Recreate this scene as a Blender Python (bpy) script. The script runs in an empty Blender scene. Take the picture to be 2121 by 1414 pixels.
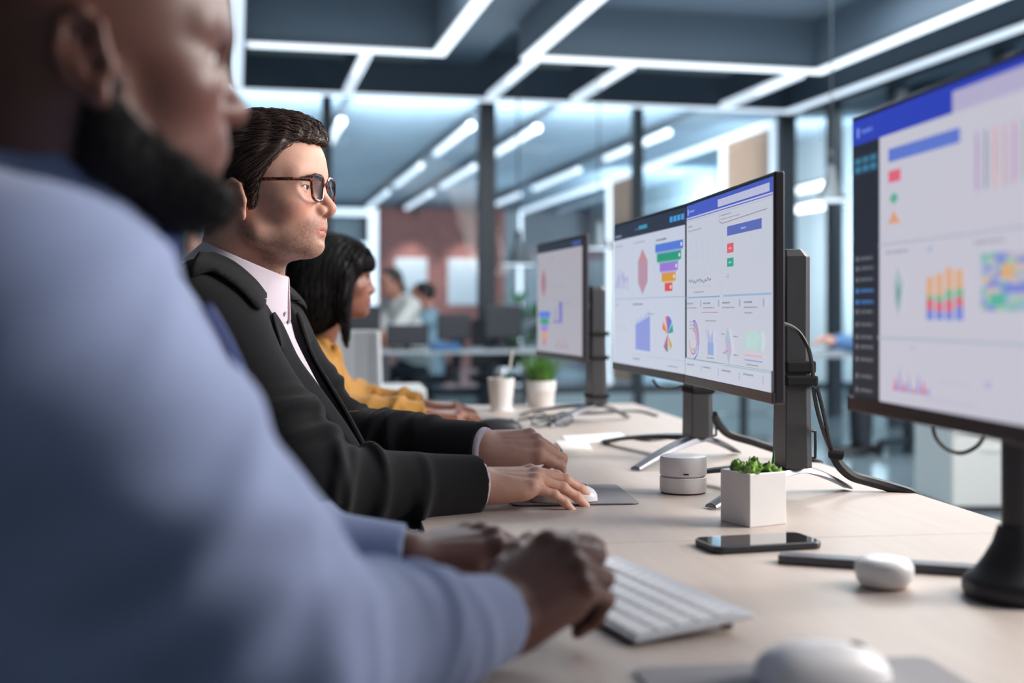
import bpy, bmesh, math, random
import numpy as np
from mathutils import Vector, Matrix
from mathutils.bvhtree import BVHTree

random.seed(7)
PI = math.pi
C = bpy.context.scene.collection
FPX, CXP, HZ = 2500.0, 1060.5, 645.0      # focal length in px, centre column, horizon row
YAW = math.radians(7.76)                  # camera yaw away from the desk row
ROOM = math.radians(5.1)                  # the room grid against the desk row
EYE = 1.03
DESK = 0.73

def P(px, py, d):
    """a spot seen at (px, py) that lies d metres deep, in world metres"""
    cx = (px - CXP) / FPX * d
    return np.array((cx * math.cos(YAW) + d * math.sin(YAW), -cx * math.sin(YAW) + d * math.cos(YAW), EYE + (HZ - py) / FPX * d))

# ---------------------------------------------------------------- objects
def tag(o, label=None, cat=None, group=None, kind=None):
    if label: o['label'] = label
    if cat: o['category'] = cat
    if group: o['group'] = group
    if kind: o['kind'] = kind
    return o

def empty(name, loc=(0, 0, 0), rz=0.0, label=None, cat=None, group=None):
    o = bpy.data.objects.new(name, None)
    C.objects.link(o)
    o.location = loc
    o.rotation_euler = (0, 0, rz)
    o.empty_display_size = 0.05
    return tag(o, label, cat, group)

class MB:
    """collects shapes and links them as ONE mesh object"""
    def __init__(s):
        s.v, s.f, s.m = [], [], []
    def add(s, vs, fs, mi=0):
        b = len(s.v)
        s.v.extend([tuple(map(float, v)) for v in vs])
        s.f.extend([tuple(i + b for i in f) for f in fs])
        s.m.extend([mi] * len(fs))
        return s
    def box(s, c, size, rz=0.0, mi=0, M=None):
        x, y, z = [k / 2 for k in size]
        cs, sn = math.cos(rz), math.sin(rz)
        vs = []
        for dx, dy, dz in ((-x, -y, -z), (x, -y, -z), (x, y, -z), (-x, y, -z), (-x, -y, z), (x, -y, z), (x, y, z), (-x, y, z)):
            p = (c[0] + dx * cs - dy * sn, c[1] + dx * sn + dy * cs, c[2] + dz)
            vs.append(tuple(M @ Vector(p)) if M else p)
        return s.add(vs, [(0, 3, 2, 1), (4, 5, 6, 7), (0, 1, 5, 4), (1, 2, 6, 5), (2, 3, 7, 6), (3, 0, 4, 7)], mi)
    def lathe(s, prof, c=(0, 0, 0), n=40, mi=0, M=None, sx=1.0, sy=1.0):
        vs, fs = [], []
        k = len(prof)
        for i in range(n):
            a = 2 * PI * i / n
            for r, z in prof:
                p = Vector((r * math.cos(a) * sx, r * math.sin(a) * sy, z))
                if M: p = M @ p
                vs.append((p[0] + c[0], p[1] + c[1], p[2] + c[2]))
        for i in range(n):
            j = (i + 1) % n
            for t in range(k - 1):
                fs.append((i * k + t, j * k + t, j * k + t + 1, i * k + t + 1))
        fs.append(tuple((n - 1 - i) * k for i in range(n)))
        fs.append(tuple(i * k + k - 1 for i in range(n)))
        return s.add(vs, fs, mi)
    def tube(s, pts, r, n=8, mi=0, closed=False):
        pts = [Vector(p) for p in pts]
        rs = r if isinstance(r, (list, tuple)) else [r] * len(pts)
        N = len(pts)
        vs, fs = [], []
        up = None
        for i in range(N):
            if closed:
                t = pts[(i + 1) % N] - pts[i - 1]
            else:
                t = pts[min(i + 1, N - 1)] - pts[max(i - 1, 0)]
            t.normalize()
            if up is None:
                up = t.orthogonal().normalized()
            up = (up - t * up.dot(t))
            if up.length < 1e-6: up = t.orthogonal()
            up.normalize()
            b = t.cross(up)
            for k in range(n):
                a = 2 * PI * k / n
                vs.append(pts[i] + (up * math.cos(a) + b * math.sin(a)) * rs[i])
        for i in range(N if closed else N - 1):
            j = (i + 1) % N
            for k in range(n):
                l = (k + 1) % n
                fs.append((i * n + k, i * n + l, j * n + l, j * n + k))
        if not closed:
            fs.append(tuple(reversed(range(n))))
            fs.append(tuple((N - 1) * n + k for k in range(n)))
        return s.add(vs, fs, mi)
    def prism(s, poly, z0, z1, mi=0, M=None):
        n = len(poly)
        vs = [(x, y, z0) for x, y in poly] + [(x, y, z1) for x, y in poly]
        if M: vs = [tuple(M @ Vector(v)) for v in vs]
        fs = [tuple(reversed(range(n))), tuple(range(n, 2 * n))]
        for i in range(n):
            j = (i + 1) % n
            fs.append((i, j, n + j, n + i))
        return s.add(vs, fs, mi)
    def build(s, name, mats, parent=None, smooth=False, bevel=0.0, seg=2, loc=None, rz=None, subsurf=0):
        me = bpy.data.meshes.new(name)
        me.from_pydata(s.v, [], s.f)
        mats = mats if isinstance(mats, (list, tuple)) else [mats]
        for m in mats: me.materials.append(m)
        me.polygons.foreach_set('material_index', s.m)
        o = bpy.data.objects.new(name, me)
        C.objects.link(o)
        if parent: o.parent = parent
        if loc is not None: o.location = loc
        if rz is not None: o.rotation_euler = (0, 0, rz)
        if smooth:
            me.polygons.foreach_set('use_smooth', [True] * len(me.polygons))
            try: me.set_sharp_from_angle(angle=math.radians(40))
            except Exception: pass
        if bevel:
            b = o.modifiers.new('edge', 'BEVEL')
            b.width = bevel; b.segments = seg; b.limit_method = 'ANGLE'; b.angle_limit = math.radians(35)
            b.harden_normals = False
        if subsurf:
            m = o.modifiers.new('sub', 'SUBSURF'); m.levels = m.render_levels = subsurf
        me.update()
        return o

def np_mesh(name, V, F, mat, parent=None, smooth=True, col=None):
    """mesh from numpy quads/tris, optional per-vertex colour"""
    me = bpy.data.meshes.new(name)
    nv, nf, k = len(V), len(F), F.shape[1]
    me.vertices.add(nv)
    me.vertices.foreach_set('co', np.ascontiguousarray(V, dtype=np.float32).ravel())
    me.loops.add(nf * k)
    me.loops.foreach_set('vertex_index', np.ascontiguousarray(F, dtype=np.int32).ravel())
    me.polygons.add(nf)
    me.polygons.foreach_set('loop_start', np.arange(0, nf * k, k, dtype=np.int32))
    me.polygons.foreach_set('loop_total', np.full(nf, k, dtype=np.int32))
    if smooth: me.polygons.foreach_set('use_smooth', np.ones(nf, dtype=bool))
    me.update(calc_edges=True)
    me.validate()
    for m in (mat if isinstance(mat, (list, tuple)) else [mat]): me.materials.append(m)
    if col is not None:
        a = me.color_attributes.new('Col', 'FLOAT_COLOR', 'POINT')
        c4 = np.ones((nv, 4), dtype=np.float32); c4[:, :3] = col
        a.data.foreach_set('color', c4.ravel())
    o = bpy.data.objects.new(name, me)
    C.objects.link(o)
    if parent: o.parent = parent
    return o

def dup(o, parent=None, root=True):
    c = o.copy(); C.objects.link(c)
    if parent is not None: c.parent = parent
    for ch in list(o.children): dup(ch, c, False)
    return c

def bez(pts, n=8):
    """smooth curve through points"""
    pts = [Vector(p) for p in pts]
    out = []
    for i in range(len(pts) - 1):
        p0 = pts[max(i - 1, 0)]; p1 = pts[i]; p2 = pts[i + 1]; p3 = pts[min(i + 2, len(pts) - 1)]
        for k in range(n):
            t = k / n
            out.append(0.5 * ((2 * p1) + (p2 - p0) * t + (2 * p0 - 5 * p1 + 4 * p2 - p3) * t * t + (3 * p1 - p0 - 3 * p2 + p3) * t ** 3))
    out.append(pts[-1])
    return out

# ---------------------------------------------------------------- materials
def lin(r, g, b):
    f = lambda c: ((c / 255) / 12.92) if c / 255 <= 0.04045 else (((c / 255) + 0.055) / 1.055) ** 2.4
    return (f(r), f(g), f(b))

MATS = {}
def mat(name, col, rough=0.5, metal=0.0, var=0.06, scale=30.0, bump=0.0, bscale=200.0, emit=None, estr=1.0, spec=0.5,
        sheen=0.0, attr=False, sss=0.0, coat=0.0, stretch=None):
    if name in MATS: return MATS[name]
    m = bpy.data.materials.new(name); m.use_nodes = True
    nt = m.node_tree; N = nt.nodes; L = nt.links
    b = N['Principled BSDF']
    b.inputs['Roughness'].default_value = rough
    b.inputs['Metallic'].default_value = metal
    b.inputs['Specular IOR Level'].default_value = spec
    tc = N.new('ShaderNodeTexCoord')
    src = tc.outputs['Object']
    if stretch:
        mp = N.new('ShaderNodeMapping'); mp.inputs['Scale'].default_value = stretch
        L.new(src, mp.inputs['Vector']); src = mp.outputs['Vector']
    nz = N.new('ShaderNodeTexNoise'); nz.inputs['Scale'].default_value = scale; nz.inputs['Detail'].default_value = 4
    L.new(src, nz.inputs['Vector'])
    mr = N.new('ShaderNodeMapRange'); mr.inputs['To Min'].default_value = 1 - var; mr.inputs['To Max'].default_value = 1 + var
    mr.inputs['From Min'].default_value = 0.25; mr.inputs['From Max'].default_value = 0.75
    L.new(nz.outputs['Fac'], mr.inputs['Value'])
    mx = N.new('ShaderNodeVectorMath'); mx.operation = 'SCALE'
    if attr:
        at = N.new('ShaderNodeAttribute'); at.attribute_name = 'Col'
        L.new(at.outputs['Color'], mx.inputs[0])
    else:
        mx.inputs[0].default_value = col
    L.new(mr.outputs['Result'], mx.inputs['Scale'])
    L.new(mx.outputs['Vector'], b.inputs['Base Color'])
    if bump:
        n2 = N.new('ShaderNodeTexNoise'); n2.inputs['Scale'].default_value = bscale; n2.inputs['Detail'].default_value = 3
        L.new(src, n2.inputs['Vector'])
        bp = N.new('ShaderNodeBump'); bp.inputs['Strength'].default_value = bump; bp.inputs['Distance'].default_value = 0.002
        L.new(n2.outputs['Fac'], bp.inputs['Height']); L.new(bp.outputs['Normal'], b.inputs['Normal'])
    if emit:
        b.inputs['Emission Color'].default_value = (*emit, 1); b.inputs['Emission Strength'].default_value = estr
    if sheen:
        b.inputs['Sheen Weight'].default_value = sheen; b.inputs['Sheen Roughness'].default_value = 0.5
    if sss:
        b.inputs['Subsurface Weight'].default_value = sss
        b.inputs['Subsurface Radius'].default_value = (0.012, 0.005, 0.003)
        b.inputs['Subsurface Scale'].default_value = 0.5
    if coat:
        b.inputs['Coat Weight'].default_value = coat; b.inputs['Coat Roughness'].default_value = 0.08
    MATS[name] = m
    return m

def emission(name, col, strength):
    if name in MATS: return MATS[name]
    m = bpy.data.materials.new(name); m.use_nodes = True
    nt = m.node_tree
    b = nt.nodes['Principled BSDF']
    b.inputs['Base Color'].default_value = (0.8, 0.8, 0.8, 1)
    b.inputs['Emission Color'].default_value = (*col, 1); b.inputs['Emission Strength'].default_value = strength
    MATS[name] = m
    return m

def glass(name, tint=(0.9, 0.95, 0.97), refl=0.08, rough=0.0):
    if name in MATS: return MATS[name]
    m = bpy.data.materials.new(name); m.use_nodes = True
    nt = m.node_tree; N = nt.nodes; L = nt.links
    N.remove(N['Principled BSDF'])
    t = N.new('ShaderNodeBsdfTransparent'); t.inputs['Color'].default_value = (*tint, 1)
    g = N.new('ShaderNodeBsdfGlossy'); g.inputs['Roughness'].default_value = rough
    f = N.new('ShaderNodeLayerWeight'); f.inputs['Blend'].default_value = 0.5
    p = N.new('ShaderNodeMath'); p.operation = 'POWER'; p.inputs[1].default_value = 4.0
    L.new(f.outputs['Facing'], p.inputs[0])
    a = N.new('ShaderNodeMath'); a.operation = 'MULTIPLY_ADD'; a.inputs[1].default_value = .5; a.inputs[2].default_value = refl; a.use_clamp = True
    L.new(p.outputs[0], a.inputs[0])
    mx = N.new('ShaderNodeMixShader')
    L.new(a.outputs[0], mx.inputs['Fac']); L.new(t.outputs[0], mx.inputs[1]); L.new(g.outputs[0], mx.inputs[2])
    L.new(mx.outputs[0], N['Material Output'].inputs['Surface'])
    MATS[name] = m
    return m

def brick_mat(name):
    m = bpy.data.materials.new(name); m.use_nodes = True
    nt = m.node_tree; N = nt.nodes; L = nt.links
    b = N['Principled BSDF']; b.inputs['Roughness'].default_value = 0.85
    tc = N.new('ShaderNodeTexCoord'); mp = N.new('ShaderNodeMapping')
    mp.inputs['Rotation'].default_value = (PI / 2, 0, 0)
    br = N.new('ShaderNodeTexBrick')
    br.inputs['Color1'].default_value = (*lin(158, 104, 98), 1); br.inputs['Color2'].default_value = (*lin(138, 92, 88), 1)  # brick tones lightened to include reflected haze
    br.inputs['Mortar'].default_value = (*lin(140, 108, 104), 1)
    br.inputs['Scale'].default_value = 4.0; br.inputs['Mortar Size'].default_value = 0.015
    L.new(tc.outputs['Object'], mp.inputs['Vector']); L.new(mp.outputs['Vector'], br.inputs['Vector'])
    L.new(br.outputs['Color'], b.inputs['Base Color'])
    MATS[name] = m
    return m

def attr_emission(name, strength=1.0):
    m = bpy.data.materials.new(name); m.use_nodes = True
    nt = m.node_tree; N = nt.nodes; L = nt.links
    b = N['Principled BSDF']; b.inputs['Base Color'].default_value = (0.01, 0.01, 0.012, 1); b.inputs['Roughness'].default_value = 0.35
    at = N.new('ShaderNodeAttribute'); at.attribute_name = 'Col'
    L.new(at.outputs['Color'], b.inputs['Emission Color'])
    b.inputs['Emission Strength'].default_value = strength
    MATS[name] = m
    return m

BLACK_PLASTIC = mat('black_plastic', lin(44, 44, 48), 0.45, var=0.05)
GREY_PLASTIC = mat('charcoal_plastic', lin(62, 61, 64), 0.4, var=0.05)
WHITE_PLASTIC = mat('white_plastic', lin(232, 230, 231), 0.35, var=0.02)
SILVER = mat('brushed_steel', lin(128, 128, 134), 0.42, metal=1.0, var=0.08, scale=80, stretch=(1, 8, 8))
RUBBER = mat('black_cable_rubber', lin(26, 27, 30), 0.5, var=0.05)
CHROME = mat('chrome', lin(210, 210, 214), 0.15, metal=1.0, var=0.02)
CERAMIC = mat('white_ceramic', lin(230, 227, 226), 0.4, var=0.02, bump=0.05)
# ================================================================ soft solid modelling: fields of smooth-blended shapes, turned into one closed surface
A3 = lambda *v: np.array(v, dtype=np.float64)
def smin(a, b, k):
    h = np.clip(0.5 + 0.5 * (b - a) / k, 0, 1)
    return b + (a - b) * h - k * h * (1 - h)
def smax(a, b, k): return -smin(-a, -b, k)
def cone(p, a, b, ra, rb):
    a = np.asarray(a, float); b = np.asarray(b, float); ba = b - a; pa = p - a
    h = np.clip(pa @ ba / (ba @ ba), 0, 1)
    return np.linalg.norm(pa - h[:, None] * ba, axis=1) - (ra + (rb - ra) * h)
def ell(p, c, r, R=None):
    q = p - np.asarray(c, float)
    if R is not None: q = q @ R
    r = np.asarray(r, float)
    k0 = np.linalg.norm(q / r, axis=1); k1 = np.linalg.norm(q / (r * r), axis=1) + 1e-9
    return k0 * (k0 - 1) / k1
def ball(p, c, r): return np.linalg.norm(p - np.asarray(c, float), axis=1) - r
def chain(p, pts, rs, k=0.0):
    d = None
    for a, b, ra, rb in zip(pts, pts[1:], rs, rs[1:]):
        e = cone(p, a, b, ra, rb)
        d = e if d is None else (smin(d, e, k) if k else np.minimum(d, e))
    return d
def rbox(p, c, half, r, R=None):
    q = p - np.asarray(c, float)
    if R is not None: q = q @ R
    q = np.abs(q) - (np.asarray(half, float) - r)
    return np.linalg.norm(np.maximum(q, 0), axis=1) + np.minimum(q.max(axis=1), 0) - r
def half(p, c, n):
    n = np.asarray(n, float); n = n / np.linalg.norm(n)
    return (p - np.asarray(c, float)) @ n
def rotm(ax, ang):
    return np.array(Matrix.Rotation(ang, 3, ax))
def near(p, lo, hi, f, pad=0.03):
    """evaluate f only close to its box; elsewhere the distance to the box stands in"""
    lo = np.asarray(lo, float) - pad; hi = np.asarray(hi, float) + pad
    o = np.maximum(np.maximum(lo - p, p - hi), 0)
    out = np.linalg.norm(o, axis=1) + pad
    m = (o.max(axis=1) <= 0)
    if m.any(): out[m] = f(p[m])
    return out
def wave_noise(p, s, seed):
    r = np.random.RandomState(seed); out = 0
    for k in range(5):
        d = r.normal(size=3); d /= np.linalg.norm(d)
        out = out + np.sin(p @ d * s * (0.7 + 0.25 * k) + r.uniform(0, 6.28)) * (0.9 - .12 * k)
    return out / 3.0
def folds(p, segs):
    """raised creases: (a, b, width, height)"""
    out = 0
    for a, b, w, h in segs:
        a = np.asarray(a, float); b = np.asarray(b, float); ba = b - a; pa = p - a
        t = pa @ ba / (ba @ ba); tc = np.clip(t, 0, 1)
        r = np.linalg.norm(pa - tc[:, None] * ba, axis=1)
        out = out + h * np.exp(-(r / w) ** 2)
    return out

def sleeve_folds(p, A, B, items):
    """creases that wind round a sleeve from A to B: (metres along, slant, turn, width, height, side)"""
    A = np.asarray(A, float); B = np.asarray(B, float); L = np.linalg.norm(B - A); u = (B - A) / L
    e1 = np.cross(u, (0.3, -1, 0.2)); e1 /= np.linalg.norm(e1); e2 = np.cross(u, e1)
    q = p - A; s = q @ u; r = q - s[:, None] * u; ph = np.arctan2(r @ e2, r @ e1); rr = np.linalg.norm(r, axis=1)
    out = 0
    for t, k, a, w, h, c in items:
        out = out + h * np.exp(-((s - t - k * np.sin(ph - a)) / w) ** 2) * np.clip(.55 + .6 * np.cos(ph - c), 0, 1)
    return out * np.clip(1.6 - rr / .09, 0, 1) * np.clip((s + .10) / .05, 0, 1) * np.clip((L + .10 - s) / .05, 0, 1)
def sleeve_set(R, L, n, lo, hi, w=(.007, .013), h=(.004, .009), k=.035):
    return [(L * R.uniform(lo, hi), R.uniform(-k, k), R.uniform(0, 6.28), R.uniform(*w), R.uniform(*h), R.uniform(0, 6.28)) for _ in range(n)]

def surface(f, lo, hi, h, B=8, slack=1.7):
    """closed quad surface of f = 0 (naive surface nets on a sparse set of blocks)"""
    lo = np.asarray(lo, float); hi = np.asarray(hi, float)
    nb = np.ceil((hi - lo) / (h * B)).astype(int)
    n = nb * B + 1
    vol = np.empty(tuple(n), dtype=np.float32)
    gx, gy, gz = np.meshgrid(*[np.arange(k) for k in nb], indexing='ij')
    ctr = lo + (np.stack([gx, gy, gz], -1).reshape(-1, 3) + 0.5) * B * h
    d = np.concatenate([f(ctr[i:i + 60000]) for i in range(0, len(ctr), 60000)])
    big = np.where(d < 0, -1.0, 1.0).reshape(nb)
    vol[:-1, :-1, :-1] = np.repeat(np.repeat(np.repeat(big, B, 0), B, 1), B, 2)
    vol[-1] = 1; vol[:, -1] = 1; vol[:, :, -1] = 1
    keep = np.flatnonzero(np.abs(d) < B * h * 0.87 * slack)
    idx = np.stack(np.unravel_index(keep, nb), -1)
    o = np.stack(np.meshgrid(*[np.arange(B + 1)] * 3, indexing='ij'), -1).reshape(-1, 3)
    for i in range(0, len(idx), 150):
        I = (idx[i:i + 150, None, :] * B + o[None]).reshape(-1, 3)
        vol[I[:, 0], I[:, 1], I[:, 2]] = f(lo + I * h)
    neg = vol < 0
    c = [neg[a:n[0] - 1 + a, b:n[1] - 1 + b, e:n[2] - 1 + e] for a in (0, 1) for b in (0, 1) for e in (0, 1)]
    any_, all_ = c[0].copy(), c[0].copy()
    for q in c[1:]: any_ |= q; all_ &= q
    cells = np.argwhere(any_ & ~all_)
    del any_, all_, c
    vid = np.full(tuple(n - 1), -1, dtype=np.int32)
    vid[cells[:, 0], cells[:, 1], cells[:, 2]] = np.arange(len(cells))
    val = np.stack([vol[cells[:, 0] + a, cells[:, 1] + b, cells[:, 2] + e] for a in (0, 1) for b in (0, 1) for e in (0, 1)], -1).astype(np.float64)
    crn = np.array([(a, b, e) for a in (0, 1) for b in (0, 1) for e in (0, 1)], float)
    acc = np.zeros((len(cells), 3)); cnt = np.zeros(len(cells))
    for i in range(8):
        for j in range(i + 1, 8):
            if np.abs(crn[i] - crn[j]).sum() != 1: continue
            m = (val[:, i] < 0) != (val[:, j] < 0)
            t = val[m, i] / (val[m, i] - val[m, j])
            acc[m] += crn[i] + t[:, None] * (crn[j] - crn[i]); cnt[m] += 1
    V = lo + (cells + acc / cnt[:, None]) * h
    F = []
    for ax in range(3):
        b, e = (ax + 1) % 3, (ax + 2) % 3
        s0 = [slice(1, n[k] - 1) for k in range(3)]; s0[ax] = slice(0, n[ax] - 1)
        s1 = list(s0); s1[ax] = slice(1, n[ax])
        A, Bv = neg[tuple(s0)], neg[tuple(s1)]
        for flip, m in ((False, A & ~Bv), (True, ~A & Bv)):
            q = np.argwhere(m)
            if not len(q): continue
            for k in range(3):
                if k != ax: q[:, k] += 1
            db = np.zeros(3, int); db[b] = 1; de = np.zeros(3, int); de[e] = 1
            ids = [vid[tuple((q - x).T)] for x in (db + de, de, 0 * db, db)]
            quad = np.stack(ids, -1)
            F.append(quad[:, ::-1] if flip else quad)
    F = np.concatenate(F)
    F = F[(F >= 0).all(axis=1)]
    return V, F

def relax(V, F, it=2, k=0.5):
    """a touch of smoothing along the surface"""
    for _ in range(it):
        acc = np.zeros_like(V); cnt = np.zeros(len(V))
        for a, b in ((0, 1), (1, 2), (2, 3), (3, 0)):
            np.add.at(acc, F[:, a], V[F[:, b]]); np.add.at(acc, F[:, b], V[F[:, a]])
            np.add.at(cnt, F[:, a], 1); np.add.at(cnt, F[:, b], 1)
        V = V * (1 - k) + k * acc / np.maximum(cnt, 1)[:, None]
    return V
# ================================================================ camera
cd = bpy.data.cameras.new('camera'); cam = bpy.data.objects.new('camera', cd); C.objects.link(cam)
cam.location = (0, 0, EYE); cam.rotation_euler = (PI / 2, 0, -YAW)
cd.sensor_width = 36.0; cd.lens = 36.0 * FPX / 2121.0
cd.shift_y = -(707 - HZ) / 2121.0
cd.clip_start = 0.05; cd.clip_end = 200
cd.dof.use_dof = True; cd.dof.focus_distance = 1.9; cd.dof.aperture_fstop = 2.4
bpy.context.scene.camera = cam

# ================================================================ desks
WOOD = mat('birch_desk_top', lin(188, 174, 165), 0.42, var=0.05, scale=6, stretch=(14, 1.2, 14), bump=0.03, bscale=20, spec=0.35)
EDGE = mat('birch_edge_band', lin(196, 180, 164), 0.5, var=0.05)
WHITE_METAL = mat('white_powder_coat', lin(222, 222, 220), 0.45, var=0.02)
DX0, DX1 = 0.104, 0.930

def desk(y0, y1, label):
    t = empty('desk', ((DX0 + DX1) / 2, (y0 + y1) / 2, 0), 0, label, 'desk', 'birch desks joined in a row')
    w, l = DX1 - DX0, y1 - y0 - 0.002
    MB().box((0, 0, DESK - 0.0125), (w, l, 0.025)).build('table_top', WOOD, t, bevel=0.0015)
    for sx in (-1, 1):
        for sy in (-1, 1):
            MB().box((sx * (w / 2 - 0.05), sy * (l / 2 - 0.05), (DESK - 0.025) / 2), (0.05, 0.05, DESK - 0.025)).build('leg', WHITE_METAL, t, bevel=0.003)
    MB().box((w / 2 - 0.1, 0, 0.55), (0.018, l - 0.16, 0.28)).build('modesty_panel', WHITE_METAL, t, bevel=0.002)
    return t
desk(0.30, 1.535, 'birch desk top nearest the camera, carrying the white keyboard and dark phone')
desk(1.535, 2.62, 'birch desk top carrying the cube planter, white router and joined pair of monitors')
desk(2.62, 3.86, 'farthest birch desk top of the row, carrying the pen cup and grass pot')

# ================================================================ monitors
SCREEN = attr_emission('lit_screen', 0.86)
BEZEL = mat('bezel_plastic', lin(52, 46, 52), 0.35, var=0.03)
CHIN = mat('bezel_chin', lin(86, 78, 80), 0.3, metal=0.5, var=0.05, scale=60)

class Screen:
    """flat page drawn in u (0 left .. 1 right), v (0 bottom .. 1 top)"""
    def __init__(s, w, h):
        s.w, s.h, s.v, s.f, s.c, s.k = w, h, [], [], [], 0
    def poly(s, pts, col):
        b = len(s.v); s.k += 1
        for u, v in pts:
            s.v.append((-0.00002 * s.k, (0.5 - u) * s.w, (v - 0.5) * s.h)); s.c.append(lin(*col))
        s.f.append(tuple(range(b, b + len(pts)))[::-1])
    def rect(s, u0, v0, u1, v1, col):
        s.poly([(u0, v0), (u1, v0), (u1, v1), (u0, v1)], col)
    def line(s, pts, wd, col):
        for (a, b), (c, d) in zip(pts, pts[1:]):
            dx, dy = (c - a) * s.w, (d - b) * s.h
            L = math.hypot(dx, dy) or 1e-6
            nx, ny = -dy / L * wd / 2 / s.w, dx / L * wd / 2 / s.h
            s.poly([(a + nx, b + ny), (a - nx, b - ny), (c - nx, d - ny), (c + nx, d + ny)][::1], col)
    def ring(s, cu, cv, r0, r1, a0, a1, col, n=20):
        r = s.h
        pts = [(cu + r1 * r / s.w * math.cos(a0 + (a1 - a0) * i / n), cv + r1 * math.sin(a0 + (a1 - a0) * i / n)) for i in range(n + 1)]
        inn = [(cu + r0 * r / s.w * math.cos(a0 + (a1 - a0) * i / n), cv + r0 * math.sin(a0 + (a1 - a0) * i / n)) for i in range(n + 1)]
        for i in range(n):
            q = [pts[i], pts[i + 1], inn[i + 1], inn[i]]
            s.poly(q if a1 < a0 else q[::-1], col)
            s.k -= 1
    def text(s, u, v, wd, col=(150, 155, 170), h=0.008):
        x = u; r = random.Random(int(u * 977 + v * 3571))
        while x < u + wd:
            l = r.uniform(0.008, 0.02); s.rect(x, v, min(x + l, u + wd), v + h, col); x += l + 0.005; s.k -= 1
        s.k += 1
    def build(s, parent, loc):
        me = bpy.data.meshes.new('screen'); me.from_pydata(s.v, [], s.f); me.materials.append(SCREEN)
        a = me.color_attributes.new('Col', 'FLOAT_COLOR', 'POINT')
        for i, c in enumerate(s.c): a.data[i].color = (*c, 1)
        o = bpy.data.objects.new('screen', me); C.objects.link(o); o.parent = parent; o.location = loc
        # every face looks at the user (-x)
        bm = bmesh.new(); bm.from_mesh(me)
        for f in bm.faces:
            if f.normal.x > 0: f.normal_flip()
        bm.to_mesh(me); bm.free()
        return o

FUN = ((86, 128, 222), (40, 160, 130), (160, 124, 224), (222, 158, 60), (226, 84, 88))
def page_left(s):          # charts in six panels, dark bar at the top
    s.rect(0, 0, 1, 1, (206, 214, 232)); s.rect(0, .895, 1, 1, (42, 52, 72))
    s.rect(.40, .935, .52, .96, (60, 160, 190)); s.text(.03, .915, .1, (170, 190, 210), .012); s.text(.34, .937, .05, (90, 130, 160))
    for i in range(4): s.rect(.82 + i * .045, .93, .855 + i * .045, .965, (70, 160, 232))
    for u in (.30, .63): s.rect(u, .03, u + .002, .875, (186, 196, 218))
    s.rect(0, .463, 1, .468, (170, 182, 206)); s.rect(.30, .075, 1, .078, (180, 190, 212))
    s.text(.03, .845, .12); s.text(.33, .845, .16); s.text(.65, .83, .13, (90, 96, 112), .011); s.text(.03, .42, .06); s.text(.32, .42, .14, (96, 104, 124), .01)
    s.text(.52, .355, .10); s.text(.32, .045, .1, (110, 118, 136), .009); s.text(.8, .03, .12)
    for k in range(40):
        r = random.Random(k); u = .04 + r.random() * .2; s.rect(u, .52 + r.random() * .2 * (1 - u * 2), u + .012, .53 + r.random() * .2 * (1 - u * 2), (176, 180, 218)); s.k -= 1
    s.line([(.05 + .02 * i, .26 + .03 * math.sin(i * 2.1)) for i in range(10)], .0012, (170, 178, 204))
    s.poly([(.46, .80), (.535, .715), (.535, .575), (.46, .49), (.395, .575), (.395, .715)], (190, 152, 172))
    s.poly([(.46, .80), (.535, .715), (.395, .715)], (200, 146, 160))
    # funnel
    v, ws = .81, (.345, .30, .225, .175, .095)
    for i, c in enumerate(FUN):
        w = ws[i] / 2; h = .051; s.rect(.81 - w, v - h, .81 + w, v, c)
        if i < 4: w2 = ws[i + 1] / 2; s.poly([(.81 - w, v - h), (.81 + w, v - h), (.81 + w2, v - h - .013), (.81 - w2, v - h - .013)][::-1], tuple(int(k * .5 + 110) for k in c))
        s.rect(.81 + w - .03, v - h * .7, .81 + w - .012, v - h * .3, (226, 232, 240))
        v -= h + .013
    s.poly([(.36, .115), (.57, .11), (.57, .345), (.36, .285)], (146, 160, 226))
    for i in range(8): s.rect(.365 + i * .026, .28 + i * .006, .375 + i * .026, .30 + i * .008 + .02 * (i % 2), (146, 160, 226))
    for a, c in ((100, (226, 126, 66)), (55, (90, 130, 220)), (20, (50, 166, 150)), (-50, (216, 166, 70)), (-100, (60, 150, 150)), (-120, (214, 84, 140)), (150, (226, 126, 66)), (80, (140, 110, 210))):
        a = math.radians(a); r = .115
        s.poly([(.80, .235), (.80 + r * .62 * math.cos(a - .24), .235 + r * math.sin(a - .24)), (.80 + r * .62 * math.cos(a + .24), .235 + r * math.sin(a + .24))], c)

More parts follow.
